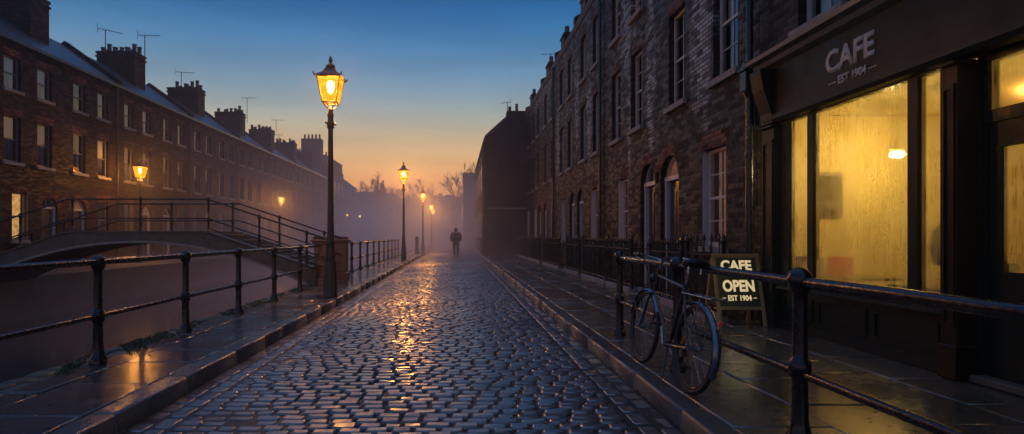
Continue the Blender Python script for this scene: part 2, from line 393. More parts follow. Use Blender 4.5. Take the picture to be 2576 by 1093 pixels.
# stones: one mesh of many domed / bevelled blocks  (arrays cx, cy, hx, hy, z)
def stones(name, m, S, bev=.25, edge=.012, skirt=.05, crown=.006, jit=.0, tilt=.0, tone=None, seed=1, bevabs=None):
    rs = np.random.RandomState(seed); S = np.array(S, float); n = len(S)
    lev = np.array([2, 1, 0, 0, 1, 2]); sg = np.array([-1, -1, -1, 1, 1, 1])
    cx, cyy, hx, hy, z = [S[:, i][:, None, None] for i in range(5)]
    LX, LY = np.meshgrid(lev, lev, indexing='ij'); SX, SY = np.meshgrid(sg, sg, indexing='ij')
    bx = bev*np.ones_like(hx) if bevabs is None else bevabs/hx
    by = bev*np.ones_like(hy) if bevabs is None else bevabs/hy
    ux = np.where(LX[None] == 0, 1-bx, 1.0)*SX[None]; uy = np.where(LY[None] == 0, 1-by, 1.0)*SY[None]
    ml = np.maximum(LX, LY)[None]
    # round the plan corners
    corner = ((LX >= 1) & (LY >= 1))[None]
    ux = np.where(corner, ux*(1-bx*.35), ux); uy = np.where(corner, uy*(1-by*.35), uy)
    jx = rs.uniform(-jit, jit, (n, 6, 6)); jy = rs.uniform(-jit, jit, (n, 6, 6))
    jx[:, 0] = jx[:, 1]; jx[:, 5] = jx[:, 4]; jy[:, 0] = jy[:, 1]; jy[:, 5] = jy[:, 4]; jx[:, :, 0] = jx[:, :, 1]; jx[:, :, 5] = jx[:, :, 4]; jy[:, :, 0] = jy[:, :, 1]; jy[:, :, 5] = jy[:, :, 4]
    X = cx+hx*ux+jx; Y = cyy+hy*uy+jy
    tx = rs.normal(0, tilt, (n, 1, 1)); ty = rs.normal(0, tilt, (n, 1, 1))
    Z = z+tx*hx*ux+ty*hy*uy - np.where(ml == 2, skirt, np.where(ml == 1, edge, 0)) + crown*rs.uniform(.2, 1, (n, 6, 6))*(ml == 0)
    V = np.stack([X, Y, Z], -1).reshape(-1, 3)
    base = np.array([[i*6+j, (i+1)*6+j, (i+1)*6+j+1, i*6+j+1] for i in range(5) for j in range(5)])
    Fc = (base[None]+(np.arange(n)*36)[:, None, None]).reshape(-1, 4)
    me = bpy.data.meshes.new(name); me.vertices.add(len(V)); me.vertices.foreach_set('co', V.ravel())
    me.loops.add(Fc.size); me.loops.foreach_set('vertex_index', Fc.ravel()); me.polygons.add(len(Fc))
    me.polygons.foreach_set('loop_start', np.arange(0, Fc.size, 4)); me.polygons.foreach_set('loop_total', np.full(len(Fc), 4))
    sm = np.ones((n, 25), bool); sm[:, 12] = False; me.polygons.foreach_set('use_smooth', sm.ravel()); me.update(calc_edges=True); me.validate()
    at = me.attributes.new('tone', 'FLOAT', 'POINT'); at.data.foreach_set('value', np.repeat(rs.uniform(0, 1, n), 36))
    me.materials.append(m)
    return tag(link(name, me), kind='structure')

# ------------------------------------------------------------------ ground, road, pavements, canal
KL, KR = -2.26, 1.52             # road-side faces of the kerbs
PV = .12                         # pavement height
g0 = MB()
GX0, GX1, GY0, GY1 = -160, 160, -25, 175; CX0, CX1, CY0, CY1 = -11.95, -3.66, -12, 112; zt = -.045
g0.add([(GX0, GY0, zt), (GX1, GY0, zt), (GX1, GY1, zt), (GX0, GY1, zt), (CX0, CY0, zt), (CX1, CY0, zt), (CX1, CY1, zt), (CX0, CY1, zt),
        (CX0, CY0, -2.2), (CX1, CY0, -2.2), (CX1, CY1, -2.2), (CX0, CY1, -2.2)],
       [(0, 1, 5, 4), (1, 2, 6, 5), (2, 3, 7, 6), (3, 0, 4, 7), (4, 5, 9, 8), (5, 6, 10, 9), (6, 7, 11, 10), (7, 4, 8, 11), (8, 9, 10, 11)])
struct('ground', g0, M['ground'])
struct('canal_water', MB().add([(CX0-.05, CY0-.05, -.98), (CX1+.05, CY0-.05, -.98), (CX1+.05, CY1+.05, -.98), (CX0-.05, CY1+.05, -.98)], [(0, 1, 2, 3)]), M['water'])
struct('road_bed', MB().box(KL, KR, -6, 150, -.04, -.022), M['bed'])
rs = np.random.RandomState(3)
S = []; y = 2.6
GW = .30
while y < 60:
    d = rs.uniform(.096, .114); x = KL+GW+rs.uniform(0, .02) ; first = True
    while x < KR-GW-.05:
        w = rs.uniform(.125, .21)
        if first: w *= rs.uniform(.5, 1); first = False
        if x+w > KR-GW-.02: w = KR-GW-.01-x
        if w > .05:
            cxm = x+w/2
            camber = -.016*((cxm-(KL+KR)/2)/1.8)**2 + .007*math.sin(cxm*3.1+y*.9)+.006*math.sin(y*2.3-cxm*1.7)
            wav = .010*math.sin(cxm*1.9+y*.35)
            S.append((cxm, y+d/2+wav+rs.normal(0, .002), w/2-.006, d/2-.0135, camber+rs.normal(0, .0035)))
        x += w
    y += d
for side in (0, 1):
    for c in range(2):
        y = 2.5+rs.uniform(0, .1); xx = (KL+.075+c*.145) if side == 0 else (KR-.075-c*.145)
        while y < 60:
            l_ = rs.uniform(.17, .27); S.append((xx+rs.normal(0, .003), y+l_/2, .066, l_/2-.006, -.022+.006*c+rs.normal(0, .003))); y += l_
stones('cobbled_road', M['cobble'], S, bev=.24, edge=.015, skirt=.05, crown=.004, jit=.0035, tilt=.028, seed=5)
# far road
struct('far_road', MB().box(KL, KR, 60.02, 150, -.02, -.008), M['cobble'])
# pavement base blocks
struct('pavement_bed', MB().box(CX1+.02, KL-.1, -6, 112, -.04, PV-.03), M['bed'])
struct('right_pavement_bed', MB().box(KR+.1, 3.55, -6, 60, -.04, PV-.03), M['bed'])
struct('far_bank', MB().box(-15.6, CX0, -12, 112, -.04, PV), M['ground'])
def kerb(name, x0, x1, sd, y1=95):
    S = []; y = -1.0; r = np.random.RandomState(sd)
    while y < y1:
        l_ = r.uniform(.7, 1.15); S.append(((x0+x1)/2+r.normal(0, .004), y+l_/2, (x1-x0)/2, l_/2-.004, PV+r.normal(0, .003))); y += l_
    return stones(name, M['kerb'], S, edge=.016, skirt=.17, crown=.003, jit=.004, tilt=.008, seed=sd, bevabs=.022)
kerb('kerb', KL-.19, KL, 11); kerb('right_kerb', KR, KR+.17, 12)
def flags(name, m, cols, y0, y1, sd, lmin=.45, lmax=.85):
    S = []; r = np.random.RandomState(sd)
    for (a, b) in cols:
        y = y0+r.uniform(0, .4)
        while y < y1:
            l_ = r.uniform(lmin, lmax); S.append(((a+b)/2, y+l_/2, (b-a)/2-.005, l_/2-.005, PV+r.normal(0, .003))); y += l_
    return stones(name, m, S, edge=.007, skirt=.05, crown=.0015, jit=.003, tilt=.0025, seed=sd, bevabs=.010)
flags('pavement', M['flag'], [(KL-.86, KL-.195)], -1, 95, 21)
flags('pavement_inner', M['flag'], [(KL-1.0-.12, KL-.865)], -1, 95, 25, .3, .7)
flags('right_pavement', M['flag_right'], [(KR+.175, KR+.80), (KR+.80, KR+1.42), (KR+1.42, KR+2.06)], -2, 60, 22)
flags('house_forecourt', M['flag_right'], [(KR+2.065, 4.4)], -2, 7.55, 23)
struct('basement_area', MB().box(3.58, 4.19, 7.9, 60, -.04, .02), M['bed'])
# bank edge: rough mossy blocks + moss
S = []; r = np.random.RandomState(31)
for (a, b) in [(CX1-.02, CX1+.15), (CX1+.15, CX1+.285)]:
    y = -1
    while y < 110:
        l_ = r.uniform(.18, .34); S.append(((a+b)/2, y+l_/2, (b-a)/2-.004, l_/2-.005, PV-.01+r.normal(0, .006))); y += l_
stones('bank_coping', M['edge'], S, edge=.016, skirt=.20, crown=.006, jit=.008, tilt=.04, seed=31, bevabs=.02)
mo = MB(); r = np.random.RandomState(5)
for i in range(5200):
    yy = 2.6+12*r.rand()**1.5; xx = -3.50+.16*r.normal(); 
    if xx < -3.66 or xx > -3.02: continue
    if math.sin(yy*2.2)+math.sin(yy*5.3+xx*9) < -.25: continue
    h = r.uniform(.006, .022); q = r.uniform(.006, .018); a = r.uniform(0, 6.3)
    mo.add([(xx+q*math.cos(a+k*2.1), yy+q*math.sin(a+k*2.1), PV-.008) for k in range(3)]+[(xx+r.normal(0, .006), yy+r.normal(0, .006), PV+h)], [(0, 1, 3), (1, 2, 3), (2, 0, 3)])
tag(mo.build('moss', M['moss']), kind='stuff')
tag(stones('canal_wall', M['quay'], [(CX1-.015+.0*k, y_, .03, .29, z_) for k in range(1) for z_ in (-.12, -.36, -.60, -.84) for y_ in np.arange(0, 60, .6)], edge=.01, skirt=.21, crown=0, jit=.006, bevabs=.01, seed=8), kind='structure')
struct('far_canal_wall', MB().box(CX0-.02, CX0+.06, -12, 112, -1.2, PV+.04), M['quay'])

# fallen leaves and grit on the wet stones
lv = MB(); r = np.random.RandomState(44)
for i in range(420):
    if r.rand() < .55: xx, yy, zz = r.uniform(-3.5, -2.5), 3+14*r.rand()**1.4, PV+.006
    elif r.rand() < .5: xx, yy, zz = KL+abs(r.normal(0, .10))+.02, 3.4+16*r.rand()**1.4, .004
    else: xx, yy, zz = r.uniform(1.72, 4.0), 2.2+5*r.rand(), PV+.006
    q = r.uniform(.006, .022); a = r.uniform(0, 6.3); c_, s_ = math.cos(a), math.sin(a)
    lv.add([(xx+u*c_-w*s_, yy+u*s_+w*c_, zz+abs(w)*.4) for u, w in ((-q, 0), (0, -q*.5), (q, 0), (0, q*.5))], [(0, 1, 2, 3)])
tag(lv.build('fallen_leaves', M['leaf']), kind='stuff')
# ------------------------------------------------------------------ street lamps
def lantern_parts(t):
    b = MB(); b.lathe([(.135, 0), (.135, .06), (.125, .08), (.125, .42), (.112, .46), (.112, .64), (.098, .68), (.088, .74), (.100, .77), (.088, .80), (.082, 1.02), (.090, 1.05), (.074, 1.09), (.066, 1.16)], 12)
    b.build('column_base', M['iron_warm'], t)
    b = MB(); b.lathe([(.066, 1.16), (.060, 1.5), (.054, 2.4), (.046, 3.24)], 14); b.build('column', M['iron_warm'], t)
    b = MB(); b.lathe([(.05, 3.24), (.078, 3.27), (.062, 3.30), (.085, 3.34), (.058, 3.38), (.050, 3.44), (.062, 3.48), (.062, 3.52), (.045, 3.56), (.055, 3.60), (.05, 3.63), (.016, 3.65), (.016, 3.78)], 12)
    b.tube([(-.10, 0, 3.37), (.10, 0, 3.33)], .018, 6); b.tube([(-.105, 0, 3.37), (-.085, 0, 3.37)], .028, 6); b.tube([(.105, 0, 3.33), (.085, 0, 3.33)], .028, 6)
    b.build('collar', M['iron_warm'], t)
    b = MB()
    for k in range(4):
        a = math.pi/4+k*math.pi/2; ca, sa = math.cos(a), math.sin(a)
        pr = [(.03, 3.60), (.07, 3.64), (.11, 3.665), (.145, 3.70), (.155, 3.745), (.135, 3.785), (.105, 3.79), (.085, 3.765), (.095, 3.735), (.12, 3.735)]
        b.tube([(x*ca, x*sa, z) for x, z in pr], .010, 6)
    b.build('scroll_bracket', M['iron_warm'], t)
    zb, zg, hb, ht = 3.74, 4.215, .135, .215
    b = MB()
    cs = [(-1, -1), (1, -1), (1, 1), (-1, 1)]
    for sx, sy in cs: b.tube([(sx*hb, sy*hb, zb), (sx*ht, sy*ht, zg)], .010, 4)
    for k in range(4):
        a, c = cs[k], cs[(k+1) % 4]
        b.tube([(a[0]*hb, a[1]*hb, zb), (c[0]*hb, c[1]*hb, zb)], .014, 4); b.tube([(a[0]*ht, a[1]*ht, zg), (c[0]*ht, c[1]*ht, zg)], .016, 4)
    b.build('lantern_frame', M['iron_warm'], t)
    for k in range(4):
        a, c = cs[k], cs[(k+1) % 4]; i = .985
        MB().add([(a[0]*hb*i, a[1]*hb*i, zb+.01), (c[0]*hb*i, c[1]*hb*i, zb+.01), (c[0]*ht*i, c[1]*ht*i, zg-.01), (a[0]*ht*i, a[1]*ht*i, zg-.01)], [(0, 1, 2, 3)]).build('glass_pane', M['lamp_glass'], t)
    b = MB()
    rings = [(.255, 4.205), (.262, 4.225), (.20, 4.27), (.135, 4.315), (.105, 4.36), (.09, 4.40)]
    vs = [(sx*h_, sy*h_, z) for h_, z in rings for sx, sy in cs]; fs = []
    for i in range(len(rings)-1):
        for k in range(4): q = (k+1) % 4; fs.append((i*4+k, i*4+q, i*4+4+q, i*4+4+k))
    fs.append((20, 21, 22, 23)); b.add(vs, fs)
    for sx, sy in cs: b.tube([(sx*.25, sy*.25, 4.225), (sx*.272, sy*.272, 4.262), (sx*.26, sy*.26, 4.285)], [.014, .012, .006], 5)
    b.lathe([(.085, 4.40), (.078, 4.42), (.095, 4.425), (.088, 4.46), (.06, 4.485), (.028, 4.50), (.022, 4.52), (.040, 4.54), (.042, 4.56), (.03, 4.60), (.008, 4.65), (.001, 4.66)], 12)
    b.build('lantern_roof', M['iron_warm'], t)
    b = MB(); b.lathe([(.002, 3.90), (.05, 3.95), (.075, 4.04), (.075, 4.12), (.04, 4.17)], 12); b.build('mantle', M['mantle'], t)
def lamp_light(loc, e):
    ld = bpy.data.lights.new('lamp_light', 'POINT'); ld.energy = e*13; ld.color = (1, .37, .06); ld.shadow_soft_size = .06
    o = bpy.data.objects.new('lamp_light', ld); col.objects.link(o); o.location = loc; return o
LAMPS = [(-2.44, 10.73, 'tall iron lamp post with a lit gas lantern, nearest on the left kerb', 105),
         (-2.50, 26.0, 'lit lamp post beyond the short railing, second along the left kerb', 95),
         (-2.46, 40.0, 'lit lamp post in the mist, third along the left kerb', 90),
         (-2.60, 56.0, 'small misty lamp post, fourth along the left kerb', 70),
         (-2.85, 66.0, 'smallest misty lamp post of the left kerb row, fifth and last', 20),
         (-13.95, 24.5, 'glowing lamp on the far bank above the footbridge, in front of the brick terrace', 62),
         (-13.9, 44.0, 'glowing misty lamp on the far bank to the right of the footbridge', 60),
         (-1.75, 92.0, 'tiny orange lamp in the mist just left of the walking person', 25)]
proto = None
for (x, y, lab, e) in LAMPS:
    if proto is None:
        proto = thing('street_lamp', lab, 'street lamp', (x, y, PV), 0, 'gas style street lamps'); lantern_parts(proto); o = proto
    else:
        o = copy_tree(proto); o.location = (x, y, PV); o['label'] = lab; o.rotation_euler = (0, 0, random.uniform(-.1, .1))
    ll = lamp_light((0, 0, 3.98), e); ll.parent = o
    ll.location = (0, 0, 4.0)
def far_globe(x, y, z, lab, m):
    t = thing('far_lamp', lab, 'lamp', (x, y, PV))
    MB().lathe([(.05, 0), (.035, z-PV-.15)], 6).build('column', M['iron'], t)
    MB().lathe([(.02, z-PV-.16), (.12, z-PV-.08), (.15, z-PV), (.10, z-PV+.10), (.02, z-PV+.15)], 8).build('globe', m, t)
far_globe(-14.8, 75, 4.1, 'distant yellow globe lamp in the mist, left of a pair beyond the main lamp post', M['far_lamp'])
far_globe(-13.1, 75, 3.95, 'distant whitish globe lamp in the mist, right of a pair beyond the main lamp post', M['far_lamp_white'])
far_globe(-9.3, 94, 4.1, 'tiny yellow globe lamp seen just beside the second kerb lamp post', M['far_lamp'])

# ------------------------------------------------------------------ tubular railings
def rail_run(name, label, x, ys, y0, y1, group, zt=1.06, zm=.56, ends=True):
    t = thing(name, label, 'railing', (x, ys[0], PV), 0, group)
    t0 = ys[0]
    r = random.Random(int(abs(x*100)+y0))
    pm = MB(); pm.lathe([(.075, -.01), (.075, .05), (.060, .07), (.052, .10), (.044, .14), (.040, .36), (.042, .385), (.054, .395), (.058, .44), (.054, .485), (.042, .495), (.038, .52),
                         (.036, .82), (.038, .86), (.052, .875), (.062, .91), (.064, .94), (.056, .975), (.034, .995), (.004, 1.003)], 14)
    me = pm.mesh('post', M['iron'])
    for q in ys: link('post', me, t, (r.uniform(-.003, .003), q-t0, 0))
    for z in (zt-PV, zm-PV):
        n = max(2, int((y1-y0)/.5)); pts = [(r.uniform(-.0025, .0025), y0+(y1-y0)*i/n-t0, z+r.uniform(-.003, .003)) for i in range(n+1)]
        MB().tube(pts, .031 if z > .7 else .025, 12).build('rail', M['iron'], t)
    return t
LX = -3.32
rail_run('canal_railing', 'wet black canal railing in the left foreground, running to the bridge pier', LX, [1.85, 3.5, 5.15, 6.8, 8.45, 10.1, 11.75], -1.0, 13.5, 'canal side railings')
rail_run('canal_railing', 'short railing beyond the bridge pier, fading into the mist', -3.45, [18.2+1.6*i for i in range(10)], 18.2, 33, 'canal side railings')
rail_run('street_railing', 'thick wet black railing in front of the cafe in the right foreground', 1.92, [3.12, 4.85, 6.58], -1.0, 6.58, None, zt=1.042, zm=.53)

# ------------------------------------------------------------------ footbridge
bt = thing('footbridge', 'arched iron and stone footbridge crossing the canal', 'bridge', (-7.75, 14.5, 0))
BX = -7.75; YN, YF = -1.05, 1.05        # local y of the near and far faces
def deck_z(dx):
    a = abs(dx)
    return 1.39 if a < 1.7 else 1.39-(a-1.7)*.335
def arch_z(dx): return 1.13-.0605*dx*dx
n = 44; pts_t = []; pts_b = []
for i in range(n+1):
    dx = -4.35+8.7*i/n; pts_t.append((dx, deck_z(dx)-.02)); pts_b.append((dx, arch_z(dx)))
def band(ya, yb, lowf, upf, name, m, dx0=-4.35, dx1=4.35, n=44):
    b = MB(); vs = []; fs = []
    for i in range(n+1):
        dx = dx0+(dx1-dx0)*i/n; lo, hi = lowf(dx), upf(dx); vs += [(dx, ya, lo), (dx, ya, hi), (dx, yb, hi), (dx, yb, lo)]
    for i in range(n):
        for k in range(4): q = (k+1) % 4; fs.append((i*4+k, i*4+q, i*4+4+q, i*4+4+k))
    fs += [(0, 1, 2, 3), (n*4, n*4+1, n*4+2, n*4+3)]; b.add(vs, fs); return b.build(name, m, bt)
band(YN, YN+.3, lambda d: arch_z(d)+.06, lambda d: max(deck_z(d)-.01, arch_z(d)+.07), 'side_wall', M['stone_dark'])
band(YF-.3, YF, lambda d: arch_z(d)+.06, lambda d: max(deck_z(d)-.01, arch_z(d)+.07), 'side_wall', M['stone_dark'])
band(YN-.04, YN+.26, lambda d: arch_z(d)-.0, lambda d: arch_z(d)+.055, 'arch_ring', M['stone'])
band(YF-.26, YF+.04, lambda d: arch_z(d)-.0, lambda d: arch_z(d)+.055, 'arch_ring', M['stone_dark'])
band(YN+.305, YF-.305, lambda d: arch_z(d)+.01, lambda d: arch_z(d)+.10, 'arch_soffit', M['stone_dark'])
band(YN-.03, YN+.12, lambda d: deck_z(d)-.005, lambda d: deck_z(d)+.03, 'kerb_beam', M['plank'])
band(YF-.12, YF+.03, lambda d: deck_z(d)-.005, lambda d: deck_z(d)+.03, 'kerb_beam', M['plank'])
b = MB(); 
for i in range(62):
    dx = -4.34+i*.14; z = deck_z(dx+.07)-.045+random.uniform(-.004, .004); b.box(dx, dx+.13, YN+.125, YF-.125, z, z+.035)
b.build('deck_planks', M['plank'], bt)
for s_ in (-1, 1): MB().box(min(s_*4.36, s_*3.95), max(s_*4.36, s_*3.95), YN+.01, YF-.01, -1.5, .10).build('abutment', M['stone_dark'], bt)
b = MB()
for i in range(6):
    a = 1.9+i*.42; z = deck_z(a)+.0; b.box(a, a+.05, YN+.13, YF-.13, z-.03, z+.035)
b.build('tread_strip', M['stone'], bt)
bridge_post = MB().lathe([(.045, 0), (.045, .04), (.030, .06), (.027, .28), (.040, .30), (.040, .36), (.027, .38), (.025, .74), (.036, .76), (.042, .80), (.034, .84), (.012, .86), (.002, .865)], 10).mesh('post', M['iron'])
def bridge_rails(yl, xs):
    for dx in xs: link('post', bridge_post, bt, (dx, yl, deck_z(dx)-.01 if abs(dx) < 4.3 else deck_z(dx)))
    for h, rr in ((.80, .021), (.33, .018)):
        knots = [-4.55, -1.7, 1.7, 4.55]; MB().tube([(d, yl, (1.39 if abs(d) <= 1.7 else 1.39-(abs(d)-1.7)*.335)+h) for d in knots], rr, 8).build('rail', M['iron'], bt)
    MB().tube([(1.7, yl, 1.39+.10), (4.5, yl, 1.39+.10-2.8*.335)], .012, 6).build('rail', M['iron'], bt)
bridge_rails(YN+.05, [-1.65+.07, .07, 1.72, 2.95, 4.1, -2.85, -4.0]); bridge_rails(YF-.05, [-2.0, -.2, 1.5, 2.8, 4.05, -3.2, -4.1])
def pier(x, y, lab, m):
    t = thing('bridge_pier', lab, 'stone pier', (x, y, PV), 0, 'stone piers at the bridge end')
    b = MB(); b.box(-.23, .23, -.23, .23, -.10, .16, .02); b.box(-.19, .19, -.19, .19, .16, .98, .02); b.build('shaft', m, t)
    b = MB(); b.box(-.22, .22, -.22, .22, .98, 1.02, .01); b.box(-.26, .26, -.26, .26, 1.02, 1.10, .03); b.box(-.22, .22, -.22, .22, 1.10, 1.17, .03); b.build('cap', m, t)
pier(-3.30, 13.75, 'dark stone pier at the bridge end, half hidden behind the main lamp post', M['pier_stone'])
pier(-3.30, 15.75, 'brown stone pier just right of the main lamp post', M['pier_stone'])
b = MB(); b.lathe([(.17, 0), (.17, .12), (.12, .16), (.10, .9), (.13, .95), (.13, 1.02), (.06, 1.14), (.01, 1.18)], 10)
tag(b.build('bollard', M['stone_dark']), 'stout stone bollard on the left kerb beyond the second lamp post', 'bollard').location = (-2.62, 36.2, PV)

# ------------------------------------------------------------------ terraced houses
def facade(name, m, W, H, openings, parent, depth=.17, thick=.30, z0=0):
    """front wall at local y=0, openings (x0,x1,z0,z1,arch)"""
    b = MB(); xs = sorted({0, W, *[q for o in openings for q in o[:2]]}); zs = sorted({z0, H, *[q for o in openings for q in o[2:4]]})
    for i in range(len(xs)-1):
        for j in range(len(zs)-1):
            cx, cz = (xs[i]+xs[i+1])/2, (zs[j]+zs[j+1])/2
            if any(o[0] < cx < o[1] and o[2] < cz < o[3] for o in openings): continue
            b.add([(xs[i], 0, zs[j]), (xs[i+1], 0, zs[j]), (xs[i+1], 0, zs[j+1]), (xs[i], 0, zs[j+1])], [(0, 1, 2, 3)])
    for (x0, x1, za, zb, arch) in openings:
        b.add([(x0, 0, za), (x0, depth, za), (x0, depth, zb), (x0, 0, zb)], [(0, 1, 2, 3)]); b.add([(x1, 0, za), (x1, depth, za), (x1, depth, zb), (x1, 0, zb)], [(0, 1, 2, 3)])
        b.add([(x0, 0, za), (x1, 0, za), (x1, depth, za), (x0, depth, za)], [(0, 1, 2, 3)])
        if not arch: b.add([(x0, 0, zb), (x1, 0, zb), (x1, depth, zb), (x0, depth, zb)], [(0, 1, 2, 3)])
        else:
            r = (x1-x0)/2; cx = (x0+x1)/2; zc = zb-r; n = 12
            arc = [(cx-r*math.cos(math.pi*k/n), zc+r*math.sin(math.pi*k/n)) for k in range(n+1)]
            for k in range(n):
                p, q = arc[k], arc[k+1]; b.add([(p[0], 0, p[1]), (q[0], 0, q[1]), (q[0], 0, zb+.0), (p[0], 0, zb+.0)], [(0, 1, 2, 3)])
                b.add([(p[0], 0, p[1]), (q[0], 0, q[1]), (q[0], depth, q[1]), (p[0], depth, p[1])], [(0, 1, 2, 3)])
    # sides, back and top
    D = 6.0
    b.add([(0, 0, z0), (0, D, z0), (0, D, H), (0, 0, H)], [(0, 1, 2, 3)]); b.add([(W, 0, z0), (W, D, z0), (W, D, H), (W, 0, H)], [(0, 1, 2, 3)])
    b.add([(0, D, z0), (W, D, z0), (W, D, H), (0, D, H)], [(0, 1, 2, 3)])
    return b.build(name, m, parent)
CACHE = {}
def window_unit(parent, x0, x1, z0, z1, far=False, lit=None, curtain=0, reveal=False, depth=.17, sillw=.09, panes=(2, 2), blind=0, fm='paint_white'):
    key = (round(x1-x0, 3), round(z1-z0, 3), far, panes, depth, fm)
    W, H = x1-x0, z1-z0
    if key not in CACHE:
        f = MB(); e = .055; d0 = depth-.06; zm = H*.5
        f.box(0, e, d0, depth+.02, 0, H); f.box(W-e, W, d0, depth+.02, 0, H); f.box(e, W-e, d0, depth+.02, H-e, H); f.box(e, W-e, d0, depth+.02, 0, e*1.3)
        f.box(e, W-e, d0+.012, depth+.008, zm-.022, zm+.022)
        if not far:
            for k in range(1, panes[0]):
                xm = e+(W-2*e)*k/panes[0]; f.box(xm-.010, xm+.010, d0+.02, depth, e*1.3, zm-.022); f.box(xm-.010, xm+.010, d0+.02, depth, zm+.022, H-e)
            for k in range(1, panes[1]):
                for (za, zb) in ((e*1.3, zm-.022), (zm+.022, H-e)):
                    zz = za+(zb-za)*k/panes[1]
                    for c in range(panes[0]):
                        xa = e+(W-2*e)*c/panes[0]+(.010 if c else 0); xb = e+(W-2*e)*(c+1)/panes[0]-(.010 if c < panes[0]-1 else 0); f.box(xa, xb, d0+.021, depth-.001, zz-.009, zz+.009)
        p = MB().add([(e, depth-.025, e), (W-e, depth-.025, e), (W-e, depth-.025, H-e), (e, depth-.025, H-e)], [(0, 1, 2, 3)])
        s = MB().box(-.08, W+.08, -sillw, depth-.062, -.11, -.001, .008)
        bk = MB().add([(0, depth+.35, 0), (W, depth+.35, 0), (W, depth+.35, H), (0, depth+.35, H)], [(0, 1, 2, 3)])
        for (u) in (0, W): bk.add([(u, depth+.02, 0), (u, depth+.35, 0), (u, depth+.35, H), (u, depth+.02, H)], [(0, 1, 2, 3)])
        for (u) in (0, H): bk.add([(0, depth+.02, u), (0, depth+.35, u), (W, depth+.35, u), (W, depth+.02, u)], [(0, 1, 2, 3)])
        cu = MB(); nn = 8
        for (a, b_) in ((e, W*.30), (W*.70, W-e)):
            vs = []; fs = []
            for k in range(nn+1): xx = a+(b_-a)*k/nn; vs += [(xx, depth+.07+.02*math.sin(k*1.9), 0.02), (xx, depth+.07+.015*math.sin(k*1.9), H-.05)]
            for k in range(nn): fs.append((2*k, 2*k+2, 2*k+3, 2*k+1))
            cu.add(vs, fs, True)
        bl = MB().add([(e, depth+.05, H*.5), (W-e, depth+.05, H*.5), (W-e, depth+.05, H-.03), (e, depth+.05, H-.03)], [(0, 1, 2, 3)])
        lt = MB().add([(0.01, depth+.12, 0), (W-.01, depth+.12, 0), (W-.01, depth+.12, H), (0.01, depth+.12, H)], [(0, 1, 2, 3)])
        t_ = .012; rv = MB().box(0, t_, .01, d0-.002, 0, H)
        CACHE[key] = dict(f=f.mesh('window', M[fm]), p=p.mesh('pane', M['glass']), s=s.mesh('sill', M['stone']), b=bk.mesh('back_wall', M['room_dark']),
                          c=cu.mesh('curtain', M['curtain']), bl=bl.mesh('blind', M['curtain']), l=lt.mesh('blind', M['lit_blind']), l2=lt.mesh('blind', M['lit_dim']), r=rv.mesh('reveal', M[fm]))
    c = CACHE[key]; w = link('window', c['f'], parent, (x0, 0, z0))
    link('pane', c['p'], w); link('sill', c['s'], w)
    if lit: link('blind', c['l' if lit == 1 else 'l2'], w)
    else:
        link('room', c['b'], w)
        if curtain: link('curtain', c['c'], w)
        if blind: link('blind', c['bl'], w)
    if reveal: link('reveal', c['r'], w); link('reveal', c['r'], w, (W-.012, 0, 0))
    return w
def door_unit(parent, x0, x1, z0, z1, depth=.17, white=True, fan='lit_dim', arch=True):
    W, H = x1-x0, z1-z0; r = W/2 if arch else 0; zs = H-r-.02
    b = MB(); e = .09
    b.box(0, e, depth-.08, depth+.03, 0, zs); b.box(W-e, W, depth-.08, depth+.03, 0, zs); b.box(0, W, depth-.09, depth+.035, zs, zs+.09)
    if arch:
        n = 12; vs = []; fs = []
        for k in range(n+1):
            a = math.pi*k/n
            for rr in (r, r-.05):
                for dd in (depth-.05, depth+.02): vs.append((r-rr*math.cos(a), dd, H-r+rr*math.sin(a)))
        for k in range(n):
            o = k*4; fs += [(o, o+4, o+6, o+2), (o+2, o+6, o+7, o+3), (o+1, o+5, o+4, o)]
        b.add(vs, fs)
        b.box(r-.012, r+.012, depth-.03, depth, zs+.09, H-.04)
    fr = b.build('door_frame', M['paint_white'], parent); fr.location = (x0, 0, z0)
    d = MB(); d.box(e, W-e, depth, depth+.045, 0, zs)
    for (za, zb) in ((.18, .85), (1.0, zs-.15)):
        for (xa, xb) in ((e+.07, W/2-.04), (W/2+.04, W-e-.07)): d.box(xa, xb, depth-.012, depth-.001, za, zb, .006)
    dd = d.build('door', M['paint_door'], parent); dd.location = (x0, 0, z0)
    MB().lathe([(.012, 0), (.03, .02), (.03, .05), (.012, .07)], 8).build('handle', M['chrome'], dd)
    hd = dd.children[-1] if dd.children else [x for x in bpy.data.objects if x.parent == dd][-1]
    hd.location = (W-e-.08, depth, 1.0); hd.rotation_euler = (R(90), 0, 0)
    if arch:
        n = 12; vs = [(r, depth+.02, zs+.09)]+[(r-(r-.03)*math.cos(math.pi*k/n), depth+.02, max(zs+.09, H-r+(r-.03)*math.sin(math.pi*k/n))) for k in range(n+1)]
        MB().add(vs, [(0, k, k+1) for k in range(1, n+1)]).build('fanlight', M[fan], fr)
def arch_ring(b, x0, x1, z1, w=.23, proud=.004):
    r = (x1-x0)/2; cx = (x0+x1)/2; zc = z1-r; n = 14; vs = []; fs = []
    for k in range(n+1):
        a = math.pi*k/n
        for rr in (r, r+w): vs.append((cx-rr*math.cos(a), -proud, zc+rr*math.sin(a)))
    for k in range(n): fs.append((2*k, 2*k+1, 2*k+3, 2*k+2))
    b.add(vs, fs)
def flat_arch(b, x0, x1, z1, h=.24, proud=.004):
    b.add([(x0, -proud, z1), (x1, -proud, z1), (x1+.09, -proud, z1+h), (x0-.09, -proud, z1+h)], [(0, 1, 2, 3)])
